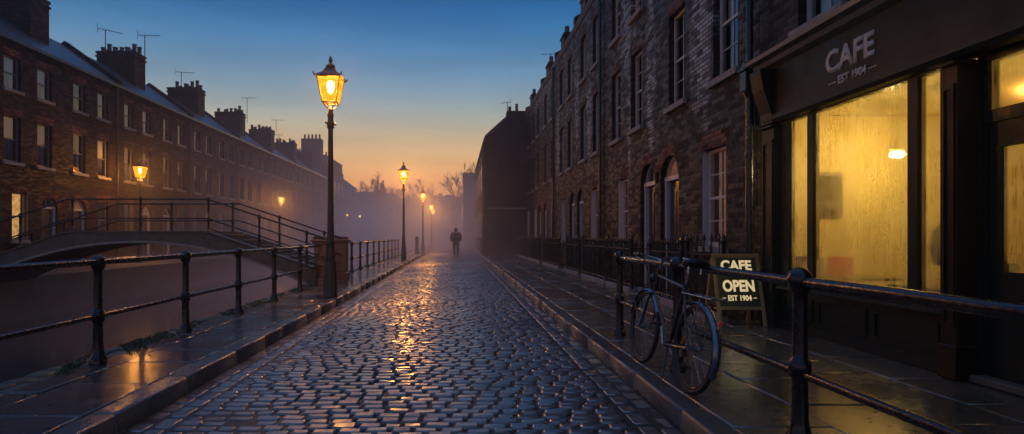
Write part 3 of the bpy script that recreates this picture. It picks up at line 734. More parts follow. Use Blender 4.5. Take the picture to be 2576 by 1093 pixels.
def downpipe(parent, x, z0, z1, r=.045, hop=None, name='drainpipe'):
    b = MB(); b.tube([(x, -.07, z0), (x, -.07, z1)], r, 8)
    z = z0+.6
    while z < z1: b.tube([(x, -.07, z), (x, -.07, z+.07)], r*1.25, 8); z += 1.8
    if hop: b.box(x-.09, x+.09, -.17, -.005, hop, hop+.26, .01); b.box(x-.11, x+.11, -.19, -.003, hop+.262, hop+.30, .006)
    return b.build(name, M['iron'], parent)
ORD = ['first', 'second', 'third', 'fourth', 'fifth', 'sixth', 'seventh', 'eighth', 'ninth', 'tenth', 'eleventh', 'twelfth', 'thirteenth', 'fourteenth', 'fifteenth']
# --- far bank terrace: local x runs along +Y
EL, RL = 8.03, 9.8
for k in range(15):
    Y0 = 14.75+3.4*k; W = 3.4
    far = k > 8
    lab = {0: 'narrow brick terrace house cut off by the left edge of the photo', 1: 'first whole brick house at the left with a yellow lit ground floor window',
           14: 'last narrow brick house at the misty end of the far bank terrace'}.get(k, '%s narrow dark brick house from the left on the far bank' % ORD[k])
    h = thing('terraced_house', lab, 'house', (-15.3, Y0, 0), R(90), 'brick terraced houses on the far bank')
    dx = {True: (1.0, 2.5)}[True]
    ops = []; ww = .37
    for c in dx:
        ops += [(c-ww, c+ww, 3.84, 5.44, 0), (c-ww, c+ww, 6.33, 7.48, 0)]
    dr = k % 2            # door side alternates so doors stand in pairs
    if k == 1: dr = 0
    gw = dx[1-dr]; gd = dx[dr]
    if k == 1: gw, gd = 1.35, 2.75
    ops += [(gw-ww, gw+ww, 1.15, 2.82, 0), (gd-.42, gd+.42, .14, 2.75, 1)]
    facade('wall', M['brick_far'], W, EL, ops, h)
    for o in ops[:-1]:
        g_ = o[2] < 2
        window_unit(h, *o[:4], far=far, panes=(1, 1), fm='paint_far', lit=(1 if (g_ and k == 1) else None), curtain=random.random() < .45 and not far, blind=random.random() < .45, reveal=g_)
    door_unit(h, *ops[-1][:4], fan=('lit_dim' if k in (2, 3, 5) else 'room_dark'))
    for o in ops[:-1]: b = MB(); flat_arch(b, o[0], o[1], o[3]); b.build('brick_arch', M['brick_arch'], h)
    b = MB(); arch_ring(b, ops[-1][0], ops[-1][1], ops[-1][3]); b.build('brick_arch', M['brick_arch'], h)
    rf = MB(); ov = .0
    rf.prism([(-.22, EL+.02), (2.2, RL), (4.6, EL+.02), (4.6, EL-.06), (2.2, RL-.1), (-.22, EL-.10)], 'x', 0.11 if k % 2 else 0, W)
    roof = rf.build('roof', M['slate'], h)
    MB().box(0, W, -.26, -.225, EL-.12, EL-.01).build('gutter', M['iron'], roof)
    if k % 2 == 1:     # parapet wall rising a little over the roofs
        MB().prism([(-.24, EL-.02), (-.24, EL+.22), (2.2, RL+.20), (4.7, EL+.22), (4.7, EL-.02)], 'x', -.15, .109).build('parapet', M['brick_far'], h)
    if k % 2 == 1:    # chimney over the far party wall  (local x = W)
        ch = MB(); yy0, yy1 = .85, 2.75; ch.box(W-.48, W+.48, yy0, yy1, EL+.3, 10.45); ch.box(W-.53, W+.53, yy0-.05, yy1+.05, 10.27, 10.35); ch.box(W-.52, W+.52, yy0-.04, yy1+.04, 10.46, 10.56)
        cm = ch.build('chimney', M['brick_far'], roof)
        rr = random.Random(k)
        npot = 6
        for i in range(npot):
            for j in (-.22, .22):
                hh = rr.choice([.30, .42, .48, .26])
                if rr.random() < .15: continue
                MB().lathe([(.12, 0), (.10, .06), (.095, hh-.06), (.12, hh-.04), (.115, hh)], 8, (W+j, yy0+.16+(yy1-yy0-.32)*i/(npot-1), 10.56)).build('chimney_pot', M['pot'], roof)
    if k % 2 == 1: downpipe(h, .02, .1, EL-.1)
# pots are sub-parts of the roof beside their stack
# end blocks of the terrace
t = thing('end_house', 'taller misty house with sloping roof closing the far bank terrace', 'house', (-15.3, 65.9, 0), R(90))
b = MB(); b.prism([(0, 0), (0, 9.6), (3.2, 11.3), (6.5, 9.6), (6.5, 0)], 'x', 0, 9); b.build('wall', M['far_wall'], t)
MB().box(1.5, 2.7, 1.2, 3.6, 10.2, 13.1).build('chimney', M['far_wall'], t)
for i in range(5): MB().lathe([(.13, 0), (.11, .6)], 6, (2.1, 1.5+i*.45, 13.1)).build('chimney_pot', M['pot'], t)
for i in range(4):
    for z in (1.2, 4.0, 6.6): 
        w = window_unit(t, 1+i*2.1, 1.9+i*2.1, z, z+1.5, far=True, depth=.0)
        w.location.y = -.07
t = thing('warehouse', 'misty square block with a lean-to roof at the far end of the canal', 'building', (-17.2, 83, 0), R(90))
MB().prism([(0, 0), (0, 9.4), (2.4, 11.2), (2.4, 13.4), (6, 13.4), (6, 0)], 'x', 0, 12).build('wall', M['far_wall'], t)
b = MB(); 
for i in range(4): b.lathe([(.15, 0), (.13, .7)], 6, (2, 2.8+i*.7, 13.4))
b.build('chimney_pots', M['pot'], t)

# --- near terrace on the right: local x runs along -Y, facade at X = 4.2
ER = 8.75; FX = 4.2
def right_house(Ya, Yb, wins, gwins, doors, lab, far=False, pipe=None, salt=True):
    W = Yb-Ya; h = thing('terraced_house', lab, 'house', (FX, Yb, 0), R(-90), 'brick terraced houses beside the cafe')
    T = lambda Y: Yb-Y; ops = []
    for c in wins: ops += [(T(c)-.40, T(c)+.40, 3.83, 5.62, 0), (T(c)-.40, T(c)+.40, 6.5, 7.95, 0)]
    for c, lit in gwins: ops.append((T(c)-.43, T(c)+.43, 1.12, 2.75, 0))
    for c, lit in doors: ops.append((T(c)-.47, T(c)+.47, .14, 2.90, 1))
    facade('wall', M['brick_near'], W, ER, ops, h)
    nw = len(wins)*2
    for o in ops[:nw]: window_unit(h, *o[:4], curtain=random.random() < .5, blind=random.random() < .3, panes=(2, 2), far=far, sillw=.08)
    for o, (c, lit) in zip(ops[nw:nw+len(gwins)], gwins): window_unit(h, *o[:4], lit=lit, reveal=True, curtain=1, panes=(2, 2), sillw=.10)
    for o, (c, lit) in zip(ops[nw+len(gwins):], doors): door_unit(h, *o[:4], fan='lit_dim' if lit else 'room_dark')
    for o in ops[:nw+len(gwins)]: b = MB(); flat_arch(b, o[0], o[1], o[3]); b.build('brick_arch', M['brick_arch'], h)
    for o in ops[nw+len(gwins):]: b = MB(); arch_ring(b, o[0], o[1], o[3]); b.build('brick_arch', M['brick_arch'], h)
    rf = MB(); rf.prism([(.25, ER-.3), (4.2, ER+2.4), (8.2, ER-.3), (8.2, ER-.4), (.25, ER-.4)], 'x', 0, W); roof = rf.build('roof', M['slate'], h)
    b = MB(); b.box(0, W, -.05, .30, ER-.12, ER-.002); b.box(0, W, -.03, .28, ER-.22, ER-.122); b.build('coping', M['stone_dark'], h)
    b = MB(); b.prism([(-.02, ER+.0), (-.02, ER+.35), (1.0, ER+.85), (4.2, ER+2.9), (5, ER+2.4), (5, ER-.3)], 'x', -.12, .12); b.build('parapet', M['brick_near'], h)
    b = MB(); b.box(-.35, .35, .30, 1.9, ER, ER+1.15); b.box(-.40, .40, .26, 1.94, ER+1.0, ER+1.08); 
    ch = b.build('chimney', M['brick_near'], roof)
    for i in range(4): MB().lathe([(.11, 0), (.10, .35)], 8, (0, .5+i*.4, ER+1.15)).build('chimney_pot', M['pot'], roof)
    b = MB(); b.box(T(0)-T(0)+0, W, .6, .7, 3.1, 3.1+.01)
    if doors:
        for c, lit in doors: MB().box(T(c)-.5, T(c)+.5, -.64, -.002, .021, .13, .01).build('doorstep', M['stone'], h)
    if pipe is not None: downpipe(h, T(pipe), .1, ER-.2, .05)
    return h
right_house(7.78, 11.72, [8.73, 10.65], [(9.12, 2)], [(11.02, 1)], 'brick house next to the cafe with an orange reflection in its sash', pipe=None)  # orange reflection in the ground floor sash is put in as a glowing blind
right_house(11.72, 15.95, [13.04, 14.72], [(14.1, 2)], [(12.28, 0)], 'second brick house from the cafe, its arched doorway paired with the next door')
right_house(15.95, 19.9, [16.85, 18.55], [(17.05, 2)], [(19.0, 0)], 'third brick house from the cafe, just past the full height drainpipe', pipe=16.1)
right_house(19.9, 23.8, [20.75, 22.4], [(22.0, 0)], [(20.3, 0)], 'fourth brick house from the cafe in the dark row')
right_house(23.8, 27.8, [24.6, 26.4], [(24.7, 0)], [(26.6, 0)], 'fifth brick house from the cafe in the dark row', pipe=24.0)
right_house(27.8, 33.95, [28.8, 30.6, 32.6], [(29.8, 0), (32.8, 0)], [(28.4, 0)], 'last brick house of the right row, against the dark blind gable', far=True)

# blind gable building that steps out over the pavement
t = thing('gable_house', 'dark house whose blind side wall steps out to the kerb', 'house', (1.63, 34.0, 0))
b = MB(); b.prism([(0, 0), (0, 6.9), (.12, 7.35), (1.45, 8.55), (3.2, 8.55), (7, 7.2), (7, 0)], 'y', 0, 17); b.build('wall', M['brick_blind'], t)
b = MB(); b.prism([(-.10, 6.86), (-.10, 6.96), (.08, 7.45), (1.42, 8.66), (1.42, 8.56), (.13, 7.36)], 'y', -.05, 17.05); b.build('roof', M['slate'], t)
b = MB(); b.box(1.42, 2.9, .02, .9, 8.3, 8.95); ch = b.build('chimney', M['brick_blind'], t)
MB().lathe([(.10, 0), (.10, .33)], 8, (1.62, .4, 8.95)).build('chimney_pot', M['pot'], t); MB().lathe([(.09, 0), (.09, .50)], 8, (2.05, .4, 8.95)).build('chimney_pot', M['pot'], t)
MB().box(.3, 2.55, -.30, -.004, PV, 2.9).build('porch', M['brick_blind'], t)
MB().box(.2, 2.57, -.36, -.002, 2.905, 3.0, .02).build('porch_roof', M['lead'], t)
b = MB(); b.tube([(-.06, .15, .1), (-.06, .15, 6.8)], .045, 8); b.build('drainpipe', M['iron'], t)
for i in range(5):
    for z in (1.2, 4.2):
        w = MB().box(-.06, -.002, 1.5+i*3, 2.4+i*3, z, z+1.6).build('window', M['paint_white'], t)
        MB().add([(-.064, 1.58+i*3, z+.08), (-.064, 2.32+i*3, z+.08), (-.064, 2.32+i*3, z+1.52), (-.064, 1.58+i*3, z+1.52)], [(0, 1, 2, 3)]).build('pane', M['glass'], w)
t = thing('blue_house', 'pale blue grey house front in the mist at the end of the street', 'house', (.75, 62, 0))
MB().box(0, 7, 0, 10, 0, 8.2).build('wall', M['blue_wall'], t); MB().box(-.08, 7.08, -.08, 10.08, 8.2, 8.36).build('cornice', M['stone'], t)
# far misty blocks and hedge closing the view
FAR = [(-30, 118, 17, 10.6, 'wide misty building behind the far globe lamps'), (-12.8, 122, 7, 9.8, 'misty gabled building left of the second lamp post'),
       (-5.6, 126, 6.5, 10.6, 'misty building straight ahead behind the third lamp post'), (1.2, 118, 9, 10.0, 'misty house at the end of the road behind the walking person'), (-46, 110, 15, 11, 'misty building at the far left behind the terrace end')]
for i, (x, y, w, h_, lab) in enumerate(FAR):
    t = thing('distant_building', lab, 'building', (x, y, 0))
    MB().prism([(0, 0), (0, h_-.25), (w*.45, h_-.25), (w*.45, h_), (w*.8, h_), (w*.8, h_-.4), (w, h_-.4), (w, 0)], 'y', 0, 8).build('wall', M['far_wall'], t)
    MB().box(w*.2, w*.2+.9, 2, 3, h_-.6, h_+.5).build('chimney', M['far_wall'], t)

# ------------------------------------------------------------------ bare trees
def bare_tree(x, y, H, spread, seed, lab, lean=0):
    r = random.Random(seed); t = thing('bare_tree', lab, 'tree', (x, y, 0), 0, 'bare winter trees in the mist')
    tr = MB(); cr = MB()
    def grow(p, d, ln, rad, lv, mb):
        q = p+d*ln*.5+Vector((r.uniform(-.1, .1), r.uniform(-.1, .1), 0))*ln; e = p+d*ln
        mb.tube([p, q, e], [max(rad, .040), max(rad*.8, .038), max(rad*.6, .036)], 5 if lv < 2 else 3, cap=False)
        if lv >= 5: return
        for k in range(3 if lv < 4 else 4):
            nd = (d+Vector((r.gauss(0, .55), r.gauss(0, .55), r.uniform(-.1, .45)))*spread).normalized()
            grow(e if k else q, nd, ln*r.uniform(.62, .85), rad*.58, lv+1, cr)
    grow(Vector((0, 0, 0)), Vector((lean, 0, 1)).normalized(), H*.28, .28, 0, tr)
    tr.build('trunk', M['bark'], t); cr.build('crown', M['bark'], t)
bare_tree(-.1, 84, 13.0, 1.0, 4, 'large bare tree to the right of the lamp posts, against the afterglow')
bare_tree(-12.4, 92, 13.0, 1.0, 21, 'bare tree poking over the misty roofs right of the main lamp post')
bare_tree(-14.8, 94, 12.3, 1.0, 31, 'low bare tree beside the end of the far bank terrace')
bare_tree(-6.4, 96, 12.3, 1.0, 41, 'faint bare tree right behind the second lamp post')

# ------------------------------------------------------------------ TV aerials
def aerial(x, y, z, h, lab, rz=0):
    w_ = min(1, h+.0) if h < .8 else 1
    t = thing('tv_aerial', lab, 'aerial', (x, y, z), rz, 'television aerials on chimneys')
    MB().tube([(0, 0, 0), (0, 0, h)], .022, 6).build('mast', M['iron'], t)
    b = MB(); b.tube([(-.35, 0, h), (.75, 0, h+.02)], .014, 5)
    for i in range(7): b.tube([(-.25+i*.15, -.28+.02*i, h+.01), (-.25+i*.15, .28-.02*i, h+.01)], .008, 4)
    b.tube([(-.35, -.16, h+.22), (-.35, .16, h+.22)], .010, 4); b.tube([(-.35, 0, h-.22), (-.35, 0, h+.22)], .010, 4)
    o = b.build('antenna', M['iron'], t); o.scale = (w_, w_, 1)
aerial(-17.6, 27.85, 9.6, 2.0, 'small tv aerial left of the first whole chimney stack', .8)
aerial(-16.05, 28.6, 9.7, 1.9, 'large tv aerial right of the first whole chimney stack', .1)
aerial(-17.2, 34.7, 10.5, 1.0, 'tv aerial over the second whole chimney stack', .3)
aerial(-16.0, 42.4, 9.9, 1.9, 'tv aerial beside the third whole chimney stack', .1)
aerial(-16.1, 49.5, 10.6, 1.0, 'faint tv aerial on the fourth whole chimney stack', .2)
aerial(-17.8, 55.6, 10.5, .9, 'faint tv aerial on the fifth whole chimney stack', 3)
aerial(3.10, 34.3, 8.9, .62, 'tv aerial on the dark gable chimney', 2.6)
aerial(4.7, 28.0, 9.85, .6, 'tv aerial at the roof edge of the right row', 2.9)

# ------------------------------------------------------------------ cafe
CX = 4.15
ct = thing('cafe_building', 'dark green shopfront with a lit steamed up window under the cafe sign', 'cafe', (0, 0, 0))
Yc0, Yc1 = -2.0, 7.78
# upper wall (facade helper in its own frame)
up = facade('wall', M['brick_near'], Yc1-Yc0, ER, [(Yc1-6.86, Yc1-6.06, 3.83, 5.62, 0), (Yc1-3.6, Yc1-2.8, 3.83, 5.62, 0)], ct, z0=3.62)
up.location = (FX, Yc1, 0); up.rotation_euler = (0, 0, R(-90))
def at_right(o): o.location = (FX, Yc1, 0) ; o.rotation_euler = (0, 0, R(-90)); return o
for yy in (6.46, 3.2):
    w = window_unit(ct, Yc1-yy-.40, Yc1-yy+.40, 3.83, 5.62, curtain=1, panes=(2, 2)); l_ = w.location.copy(); w.location = (FX+l_.y, Yc1-l_.x, l_.z); w.rotation_euler = (0, 0, R(-90))
MB().box(FX+.01, FX+4, Yc0, Yc1-.01, ER-.05, ER-.01).build('roof', M['slate'], ct)
P_ = M['paint_shop']
MB().box(CX+.0, CX+.30, Yc0, Yc1-.02, 2.84, 3.60).build('fascia_back', M['paint_shop'], ct)
fa = MB().box(CX-.06, CX-.002, 3.9-5, 7.42, 2.86, 3.46).build('fascia', M['paint_fascia'], ct)
b = MB(); b.prism([(CX-.03, 3.462), (CX-.14, 3.50), (CX-.17, 3.55), (CX-.26, 3.57), (CX-.27, 3.62), (CX+.04, 3.66), (CX+.04, 3.462)], 'y', Yc0, 7.50); b.build('cornice', M['lead'], ct)
b = MB(); b.prism([(CX-.002, 2.74), (CX-.07, 2.76), (CX-.10, 2.80), (CX-.10, 2.855), (CX-.002, 2.855)], 'y', Yc0, 7.42); b.build('lower_moulding', M['paint_shop'], ct)
# sign lettering on the fascia (reads towards -Y)
rotm = Matrix(((0, 0, -1), (-1, 0, 0), (0, 1, 0))).to_euler()
def sign(body, yfar, ynear, z0, h, bold, m=M['letter_grey']):
    me = text_mesh(body, yfar-ynear, h, m, .006, bold); o = link('lettering', me, fa, (CX-.0605, yfar, z0)); o.rotation_euler = rotm
sign('CAFE', 6.17, 5.45, 3.075, .255, .035)
sign('EST 1904', 5.97, 5.56, 2.925, .092, .028)
MB().box(CX-.066, CX-.0605, 6.00, 6.12, 2.958, 2.968).build('dash', M['letter_grey'], fa); MB().box(CX-.066, CX-.0605, 5.42, 5.53, 2.958, 2.968).build('dash', M['letter_grey'], fa)
# pilasters
def pilaster(y0, y1):
    b = MB(); x = CX
    b.box(x-.10, x+.10, y0, y1, PV, .40, .01); b.box(x-.07, x+.10, y0+.01, y1-.01, .401, 2.70)
    w = y1-y0; b.box(x-.085, x-.071, y0+.03, y0+.06, .55, 2.55); b.box(x-.085, x-.071, y1-.06, y1-.03, .55, 2.55); b.box(x-.085, x-.071, y0+.061, y1-.061, 2.51, 2.55); b.box(x-.085, x-.071, y0+.061, y1-.061, .55, .59)
    b.build('pilaster', M['paint_fascia'] if y0 < 5 else M['paint_shop'], ct)
    b = MB(); b.box(x-.12, x+.10, y0-.01, y1+.01, 2.702, 2.735, .008)
    if y0 < 5: b.build('capital', M['paint_fascia'], ct); return
    b.prism([(x-.09, 2.762), (x-.10, 2.9), (x-.20, 3.2), (x-.24, 3.42), (x-.24, 3.459), (x, 3.459), (x, 2.762)], 'y', y0+.02, y1-.02); b.build('console_bracket', M['paint_shop'], ct)
pilaster(7.16, 7.46); pilaster(4.53, 4.71)
# stall riser
b = MB(); SX = CX+.02
b.box(SX, SX+.15, 4.715, 7.155, PV, .62); b.box(SX-.03, SX-.001, 4.715, 7.155, PV, .22, .005)
for (a, c) in ((4.80, 5.56), (5.66, 6.42), (6.52, 7.08)):
    b.box(SX-.018, SX-.001, a, c, .53, .555); b.box(SX-.018, SX-.001, a, c, .275, .30); b.box(SX-.018, SX-.001, a, a+.025, .301, .529); b.box(SX-.018, SX-.001, c-.025, c, .301, .529)
b.build('stall_riser', P_, ct)
b = MB(); b.box(CX-.06, CX+.12, 4.715, 7.155, .622, .665, .008); b.box(CX-.01, CX+.10, 4.715, 7.155, .667, .72); b.build('window_sill', P_, ct)
# window frame
b = MB(); x0, x1 = CX+.0, CX+.08
ZB, ZT = .722, 2.73
for (a, c) in ((4.715, 4.745), (5.02, 5.13), (6.50, 6.60), (6.97, 7.155)): b.box(x0, x1, a, c, ZB, ZT)
b.box(x0-.01, x1+.01, 4.716, 7.154, ZT+.001, ZT+.11)
wf = b.build('window_frame', P_, ct)
PAN = [(4.745, 5.02), (5.13, 6.50), (6.60, 6.97)]
for (a, c) in PAN: MB().add([(CX+.04, a-.005, ZB-.005), (CX+.04, c+.005, ZB-.005), (CX+.04, c+.005, ZT+.005), (CX+.04, a-.005, ZT+.005)], [(0, 1, 2, 3)]).build('pane', M['steamed'], wf)
# recessed door with transom light
DX = CX+.12
b = MB(); b.box(CX+.08, CX+.20, 4.482, 4.525, PV, 2.74); b.box(DX-.03, DX+.06, 4.445, 4.48, PV, 2.74); b.box(DX-.04, DX+.06, 2.9, 4.443, 2.20, 2.30); b.box(DX-.04, DX+.06, 2.9, 4.443, 2.70, 2.80); b.box(CX-.05, CX+.3, 2.4, 3.2, PV, 2.84)
b.box(CX+.20, CX+.30, 3.2, 4.53, 2.84-.10, 2.84-.001)
b.box(CX+.02, CX+.29, 2.4, 4.714, 2.803, 2.838); b.box(CX+.02, CX+.29, 4.42, 4.714, 2.741, 2.802)
b.build('door_frame', P_, ct)
MB().add([(DX, 3.2, 2.30), (DX, 4.444, 2.30), (DX, 4.444, 2.70), (DX, 3.2, 2.70)], [(0, 1, 2, 3)]).build('transom_pane', M['steamed'], ct)
b = MB(); b.box(DX-.02, DX+.03, 3.3, 4.44, PV+.02, 1.02); b.box(DX-.02, DX+.03, 4.35, 4.44, 1.021, 2.0); b.box(DX-.02, DX+.03, 3.3, 3.4, 1.021, 2.0); b.box(DX-.02, DX+.03, 3.3, 4.44, 2.001, 2.195)
dr = b.build('door', P_, ct); MB().add([(DX+.005, 3.4, 1.02), (DX+.005, 4.35, 1.02), (DX+.005, 4.35, 2.0), (DX+.005, 3.4, 2.0)], [(0, 1, 2, 3)]).build('pane', M['steamed'], dr)
MB().tube([(DX-.08, 3.46, .9), (DX-.08, 3.46, 1.2)], .012, 8).build('handle', M['chrome'], dr)
MB().box(CX-.02, DX+.3, 3.2, 4.5, PV, PV+.06, .01).build('doorstep', M['stone_dark'], ct)
# rest of the front, towards and past the camera
b = MB(); b.box(CX, CX+.30, Yc0, 2.4, PV-.1, 2.84); b.build('front_panel', P_, ct)
# room
b = MB(); xi, xo = CX+.31, 8.2
b.box(xi, xo, Yc1-.13, Yc1-.03, .05, 2.95); b.box(xo, xo+.1, .5, Yc1-.03, .05, 2.95); b.box(xi, xo, .4, .5, .05, 2.95); b.build('room_wall', M['cream_wall'], ct)
b = MB(); b.box(CX+.18, xo+.1, .4, Yc1-.03, 2.96, 3.05); b.build('room_ceiling', M['cream_wall'], ct)
b = MB(); b.box(CX+.18, xo+.1, .4, Yc1-.03, .0, .045); b.build('room_floor', M['table_wood'], ct)
# drainpipe between cafe and first house
dp = MB(); dp.tube([(0, 0, .1), (0, 0, 3.25)], .055, 10); dp.tube([(0, 0, 3.6), (0, 0, ER)], .045, 10)
dp.prism([(-.11, 3.62), (.11, 3.62), (.12, 3.72), (0, 3.84), (-.12, 3.72)], 'x', -.09, .09) if False else None
dp.box(-.10, .10, -.085, .085, 3.32, 3.60, .012); dp.box(-.12, .12, -.105, .105, 3.602, 3.64, .01); dp.lathe([(.05, 3.20), (.09, 3.318)], 8); dp.prism([(-.11, 3.642), (.11, 3.642), (0, 3.74)], 'x', -.09, .09)
for z in (.9, 2.4, 4.9, 6.8): dp.lathe([(.07, 0), (.07, .08)], 10, (0, 0, z))
o = dp.build('drainpipe', M['iron'], ct); o.location = (FX-.10, 7.80, 0)

def pendant(x, y, z, lab, e, lit=True):
    t = thing('pendant_lamp', lab, 'pendant lamp', (x, y, z), 0, 'cafe pendant lamps')
    MB().lathe([(.03, .06), (.05, .055), (.045, .07), (.03, .14), (.02, .18)], 16).build('shade', M['cream_wall'], t)
    MB().lathe([(.01, -.05), (.035, -.03), (.04, 0), (.02, .04)], 12).build('bulb', M['bulb'], t)
    MB().tube([(0, 0, .18), (0, 0, 2.955-z)], .006, 5).build('cord', M['iron'], t)
    ld = bpy.data.lights.new('pendant_light', 'POINT'); ld.energy = e*1.08; ld.color = (1, .73, .25); ld.shadow_soft_size = .035
    lo = bpy.data.objects.new('pendant_light', ld); col.objects.link(lo); lo.parent = t; lo.location = (0, 0, 0)
pendant(5.5, 7.03, 2.33, 'glowing pendant lamp behind the large steamed cafe pane', 46)
pendant(5.45, 6.10, 2.45, 'glowing pendant lamp behind the narrow cafe pane beside the door', 46)
pendant(5.6, 4.2, 2.40, 'pendant lamp behind the glazed cafe door', 42)
t = thing('wall_picture', 'dark framed picture on the cafe end wall, blurred by the steamed glass', 'picture', (5.05, Yc1-.135, 1.55))
MB().box(-.17, .17, -.03, 0, 0, .62, .01).build('frame', M['table_wood'], t); MB().box(-.13, .13, -.036, -.031, .05, .57).build('canvas', M['cloth_dark'], t)
def table(x, y, lab):
    t = thing('cafe_table', lab, 'table', (x, y, .045), 0, 'cafe tables'); MB().box(-.3, .3, -.3, .3, .72, .75, .01).build('table_top', M['table_wood'], t)
    MB().lathe([(.2, 0), (.2, .02), (.03, .05), (.03, .72)], 10).build('pedestal', M['iron'], t)
def chair(x, y, rz, m, lab):
    t = thing('cafe_chair', lab, 'chair', (x, y, .045), rz, 'cafe chairs'); MB().box(-.2, .2, -.2, .2, .43, .48, .02).build('seat', m, t); MB().box(-.2, .2, .18, .22, .50, .98, .015).build('backrest', m, t)
    for sx in (-.17, .17):
        for sy in (-.17, .17): MB().tube([(sx, sy, 0), (sx, sy, .43)], .016, 6).build('leg', M['table_wood'], t)
table(4.95, 6.9, 'dark cafe table at the far end of the window'); chair(4.72, 7.35, 0, M['table_wood'], 'dark wooden chair behind the far cafe table')
chair(5.12, 7.25, .2, M['red'], 'red backed chair glowing through the steamed glass')
table(4.85, 5.6, 'cafe table close behind the middle of the window'); chair(5.3, 5.7, -1.5, M['cloth_dark'], 'black chair beside the middle cafe table')
t = thing('menu_holder', 'small dark menu stand on the cafe window shelf', 'menu stand', (CX+.22, 5.30, .725), .5); MB().box(-.09, .09, -.008, .008, 0, .25, .004).build('board', M['cloth_dark'], t)
MB().box(-.06, .06, .009, .07, 0, .02).build('foot', M['iron'], t)
MB_ = MB().box(CX+.085, CX+.34, 4.72, 7.15, .69, .72).build('window_shelf', M['table_wood'], ct)
o = MB().box(-.11, .11, -.003, .003, 0, .34).build('menu_card', M['paper']); o.location = (CX+.13, 4.86, .722); o.rotation_euler = (R(8), 0, R(75)); tag(o, 'pale menu card standing inside the narrow cafe pane', 'menu card')
t = thing('coat', 'blue cloth hanging inside behind the narrow cafe pane', 'cloth', (5.0, 5.62, 1.0)); MB().lathe([(.17, 0), (.2, .15), (.18, .35), (.08, .48), (.03, .55)], 12).build('cloth', M['teal'], t); MB().tube([(0, 0, .5), (0, 0, 1.95)], .01, 5).build('cord', M['iron'], t)

# A-board
at_ = thing('sandwich_board', 'wooden framed cafe open board standing on the wet pavement beside the shopfront', 'signboard', (3.735, 7.25, PV))
def leaning(sign_):
    e = bpy.data.objects.new('panel', None); return e
lean = R(14)
b = MB(); Wd = .63; Hh = .97
b.box(-Wd/2, -Wd/2+.045, 0, .03, 0, Hh, .005); b.box(Wd/2-.045, Wd/2, 0, .03, 0, Hh, .005); b.box(-Wd/2+.045, Wd/2-.045, .002, .028, Hh-.05, Hh-.002, .005); b.box(-Wd/2+.045, Wd/2-.045, .002, .028, .215, .26, .005)
fr = b.build('front_frame', M['wood'], at_); fr.rotation_euler = (-lean, 0, 0)
pn = MB().box(-Wd/2+.045, Wd/2-.045, .010, .022, .26, Hh-.05).build('panel', M['board_green'], fr)
o = link('lettering', text_mesh('CAFE', .41, .140, M['letter_glow'], .003, .036), fr, (-.205, .0095, .742)); o.rotation_euler = (R(90), 0, 0)
o = link('lettering', text_mesh('OPEN', .42, .160, M['letter_glow'], .003, .036), fr, (-.21, .0095, .455)); o.rotation_euler = (R(90), 0, 0)
o = link('lettering', text_mesh('EST 1904', .31, .075, M['letter_glow'], .003, .03), fr, (-.155, .0095, .335)); o.rotation_euler = (R(90), 0, 0)
for x in (-.23, .18): MB().box(x, x+.045, .006, .0095, .368, .376).build('dash', M['letter_glow'], fr)
b = MB(); b.box(-Wd/2, -Wd/2+.04, -.03, 0, 0, Hh-.01); b.box(Wd/2-.04, Wd/2, -.03, 0, 0, Hh-.01); b.box(-Wd/2+.04, Wd/2-.04, -.028, -.002, Hh-.06, Hh-.012); b.box(-Wd/2+.04, Wd/2-.04, -.022, -.010, .25, Hh-.062)
bf = b.build('back_frame', M['wood'], at_); bf.rotation_euler = (lean, 0, 0); bf.location = (0, 2*math.sin(lean)*Hh+.012, 0)

# ------------------------------------------------------------------ spiked area railings
def spear(h): 
    return MB().tube([(0, 0, 0), (0, 0, h-.09)], .010, 6).lathe([(.010, h-.09), (.024, h-.06), (.016, h-.02), (.001, h+.04)], 6).mesh('picket', M['iron'])
SP = spear(1.02); SPT = spear(1.10)
def area_railing(y0, y1, lab, step=.12, x=3.62, tall=False, ends=False):
    t = thing('spiked_railing', lab, 'railing', (x, y0, PV), 0, 'spiked iron area railings')
    MB().box(-.07, .07, 0, y1-y0, -.08, .10, .01).build('coping', M['stone'], t)
    for z in (.16, .90): MB().box(-.018, .018, 0, y1-y0, z, z+.022).build('rail', M['iron'], t)
    n = min(int((y1-y0)/step), 48); st = (y1-y0)/n
    for i in range(n): link('picket', SPT if tall else SP, t, (0, st*(i+.5), .09))
    for q in (0, y1-y0):
        MB().lathe([(.03, .09), (.03, 1.06), (.045, 1.08), (.04, 1.14), (.01, 1.20)], 10, (0, q, 0)).build('post', M['iron'], t)
    if ends:
        for q in (0, y1-y0):
            for z in (.16, .90): MB().box(.02, .55, q-.012, q+.012, z, z+.022).build('rail', M['iron'], t)
            for i in range(4): link('picket', SP, t, (.1+i*.12, q, .02))
area_railing(7.56, 8.75, 'tall sparse spiked railing behind the sandwich board', .20, tall=True)
area_railing(8.95, 10.4, 'spiked railing under the white framed window left of the sandwich board', .11, ends=True)
area_railing(11.55, 13.35, 'spiked railing before the paired arched doorways', .11, ends=True)
area_railing(13.5, 16.0, 'spiked railing in front of the third brick house', .12, ends=True)
area_railing(16.4, 18.3, 'spiked railing with a pale coping past the tall drainpipe', .12, ends=True)
area_railing(19.6, 23.4, 'dark spiked railing halfway along the right row', .12, ends=True)
area_railing(24.2, 28.2, 'misty spiked railing in the far half of the right row', .12)
area_railing(28.9, 33.6, 'farthest misty spiked railing before the dark gable', .12)

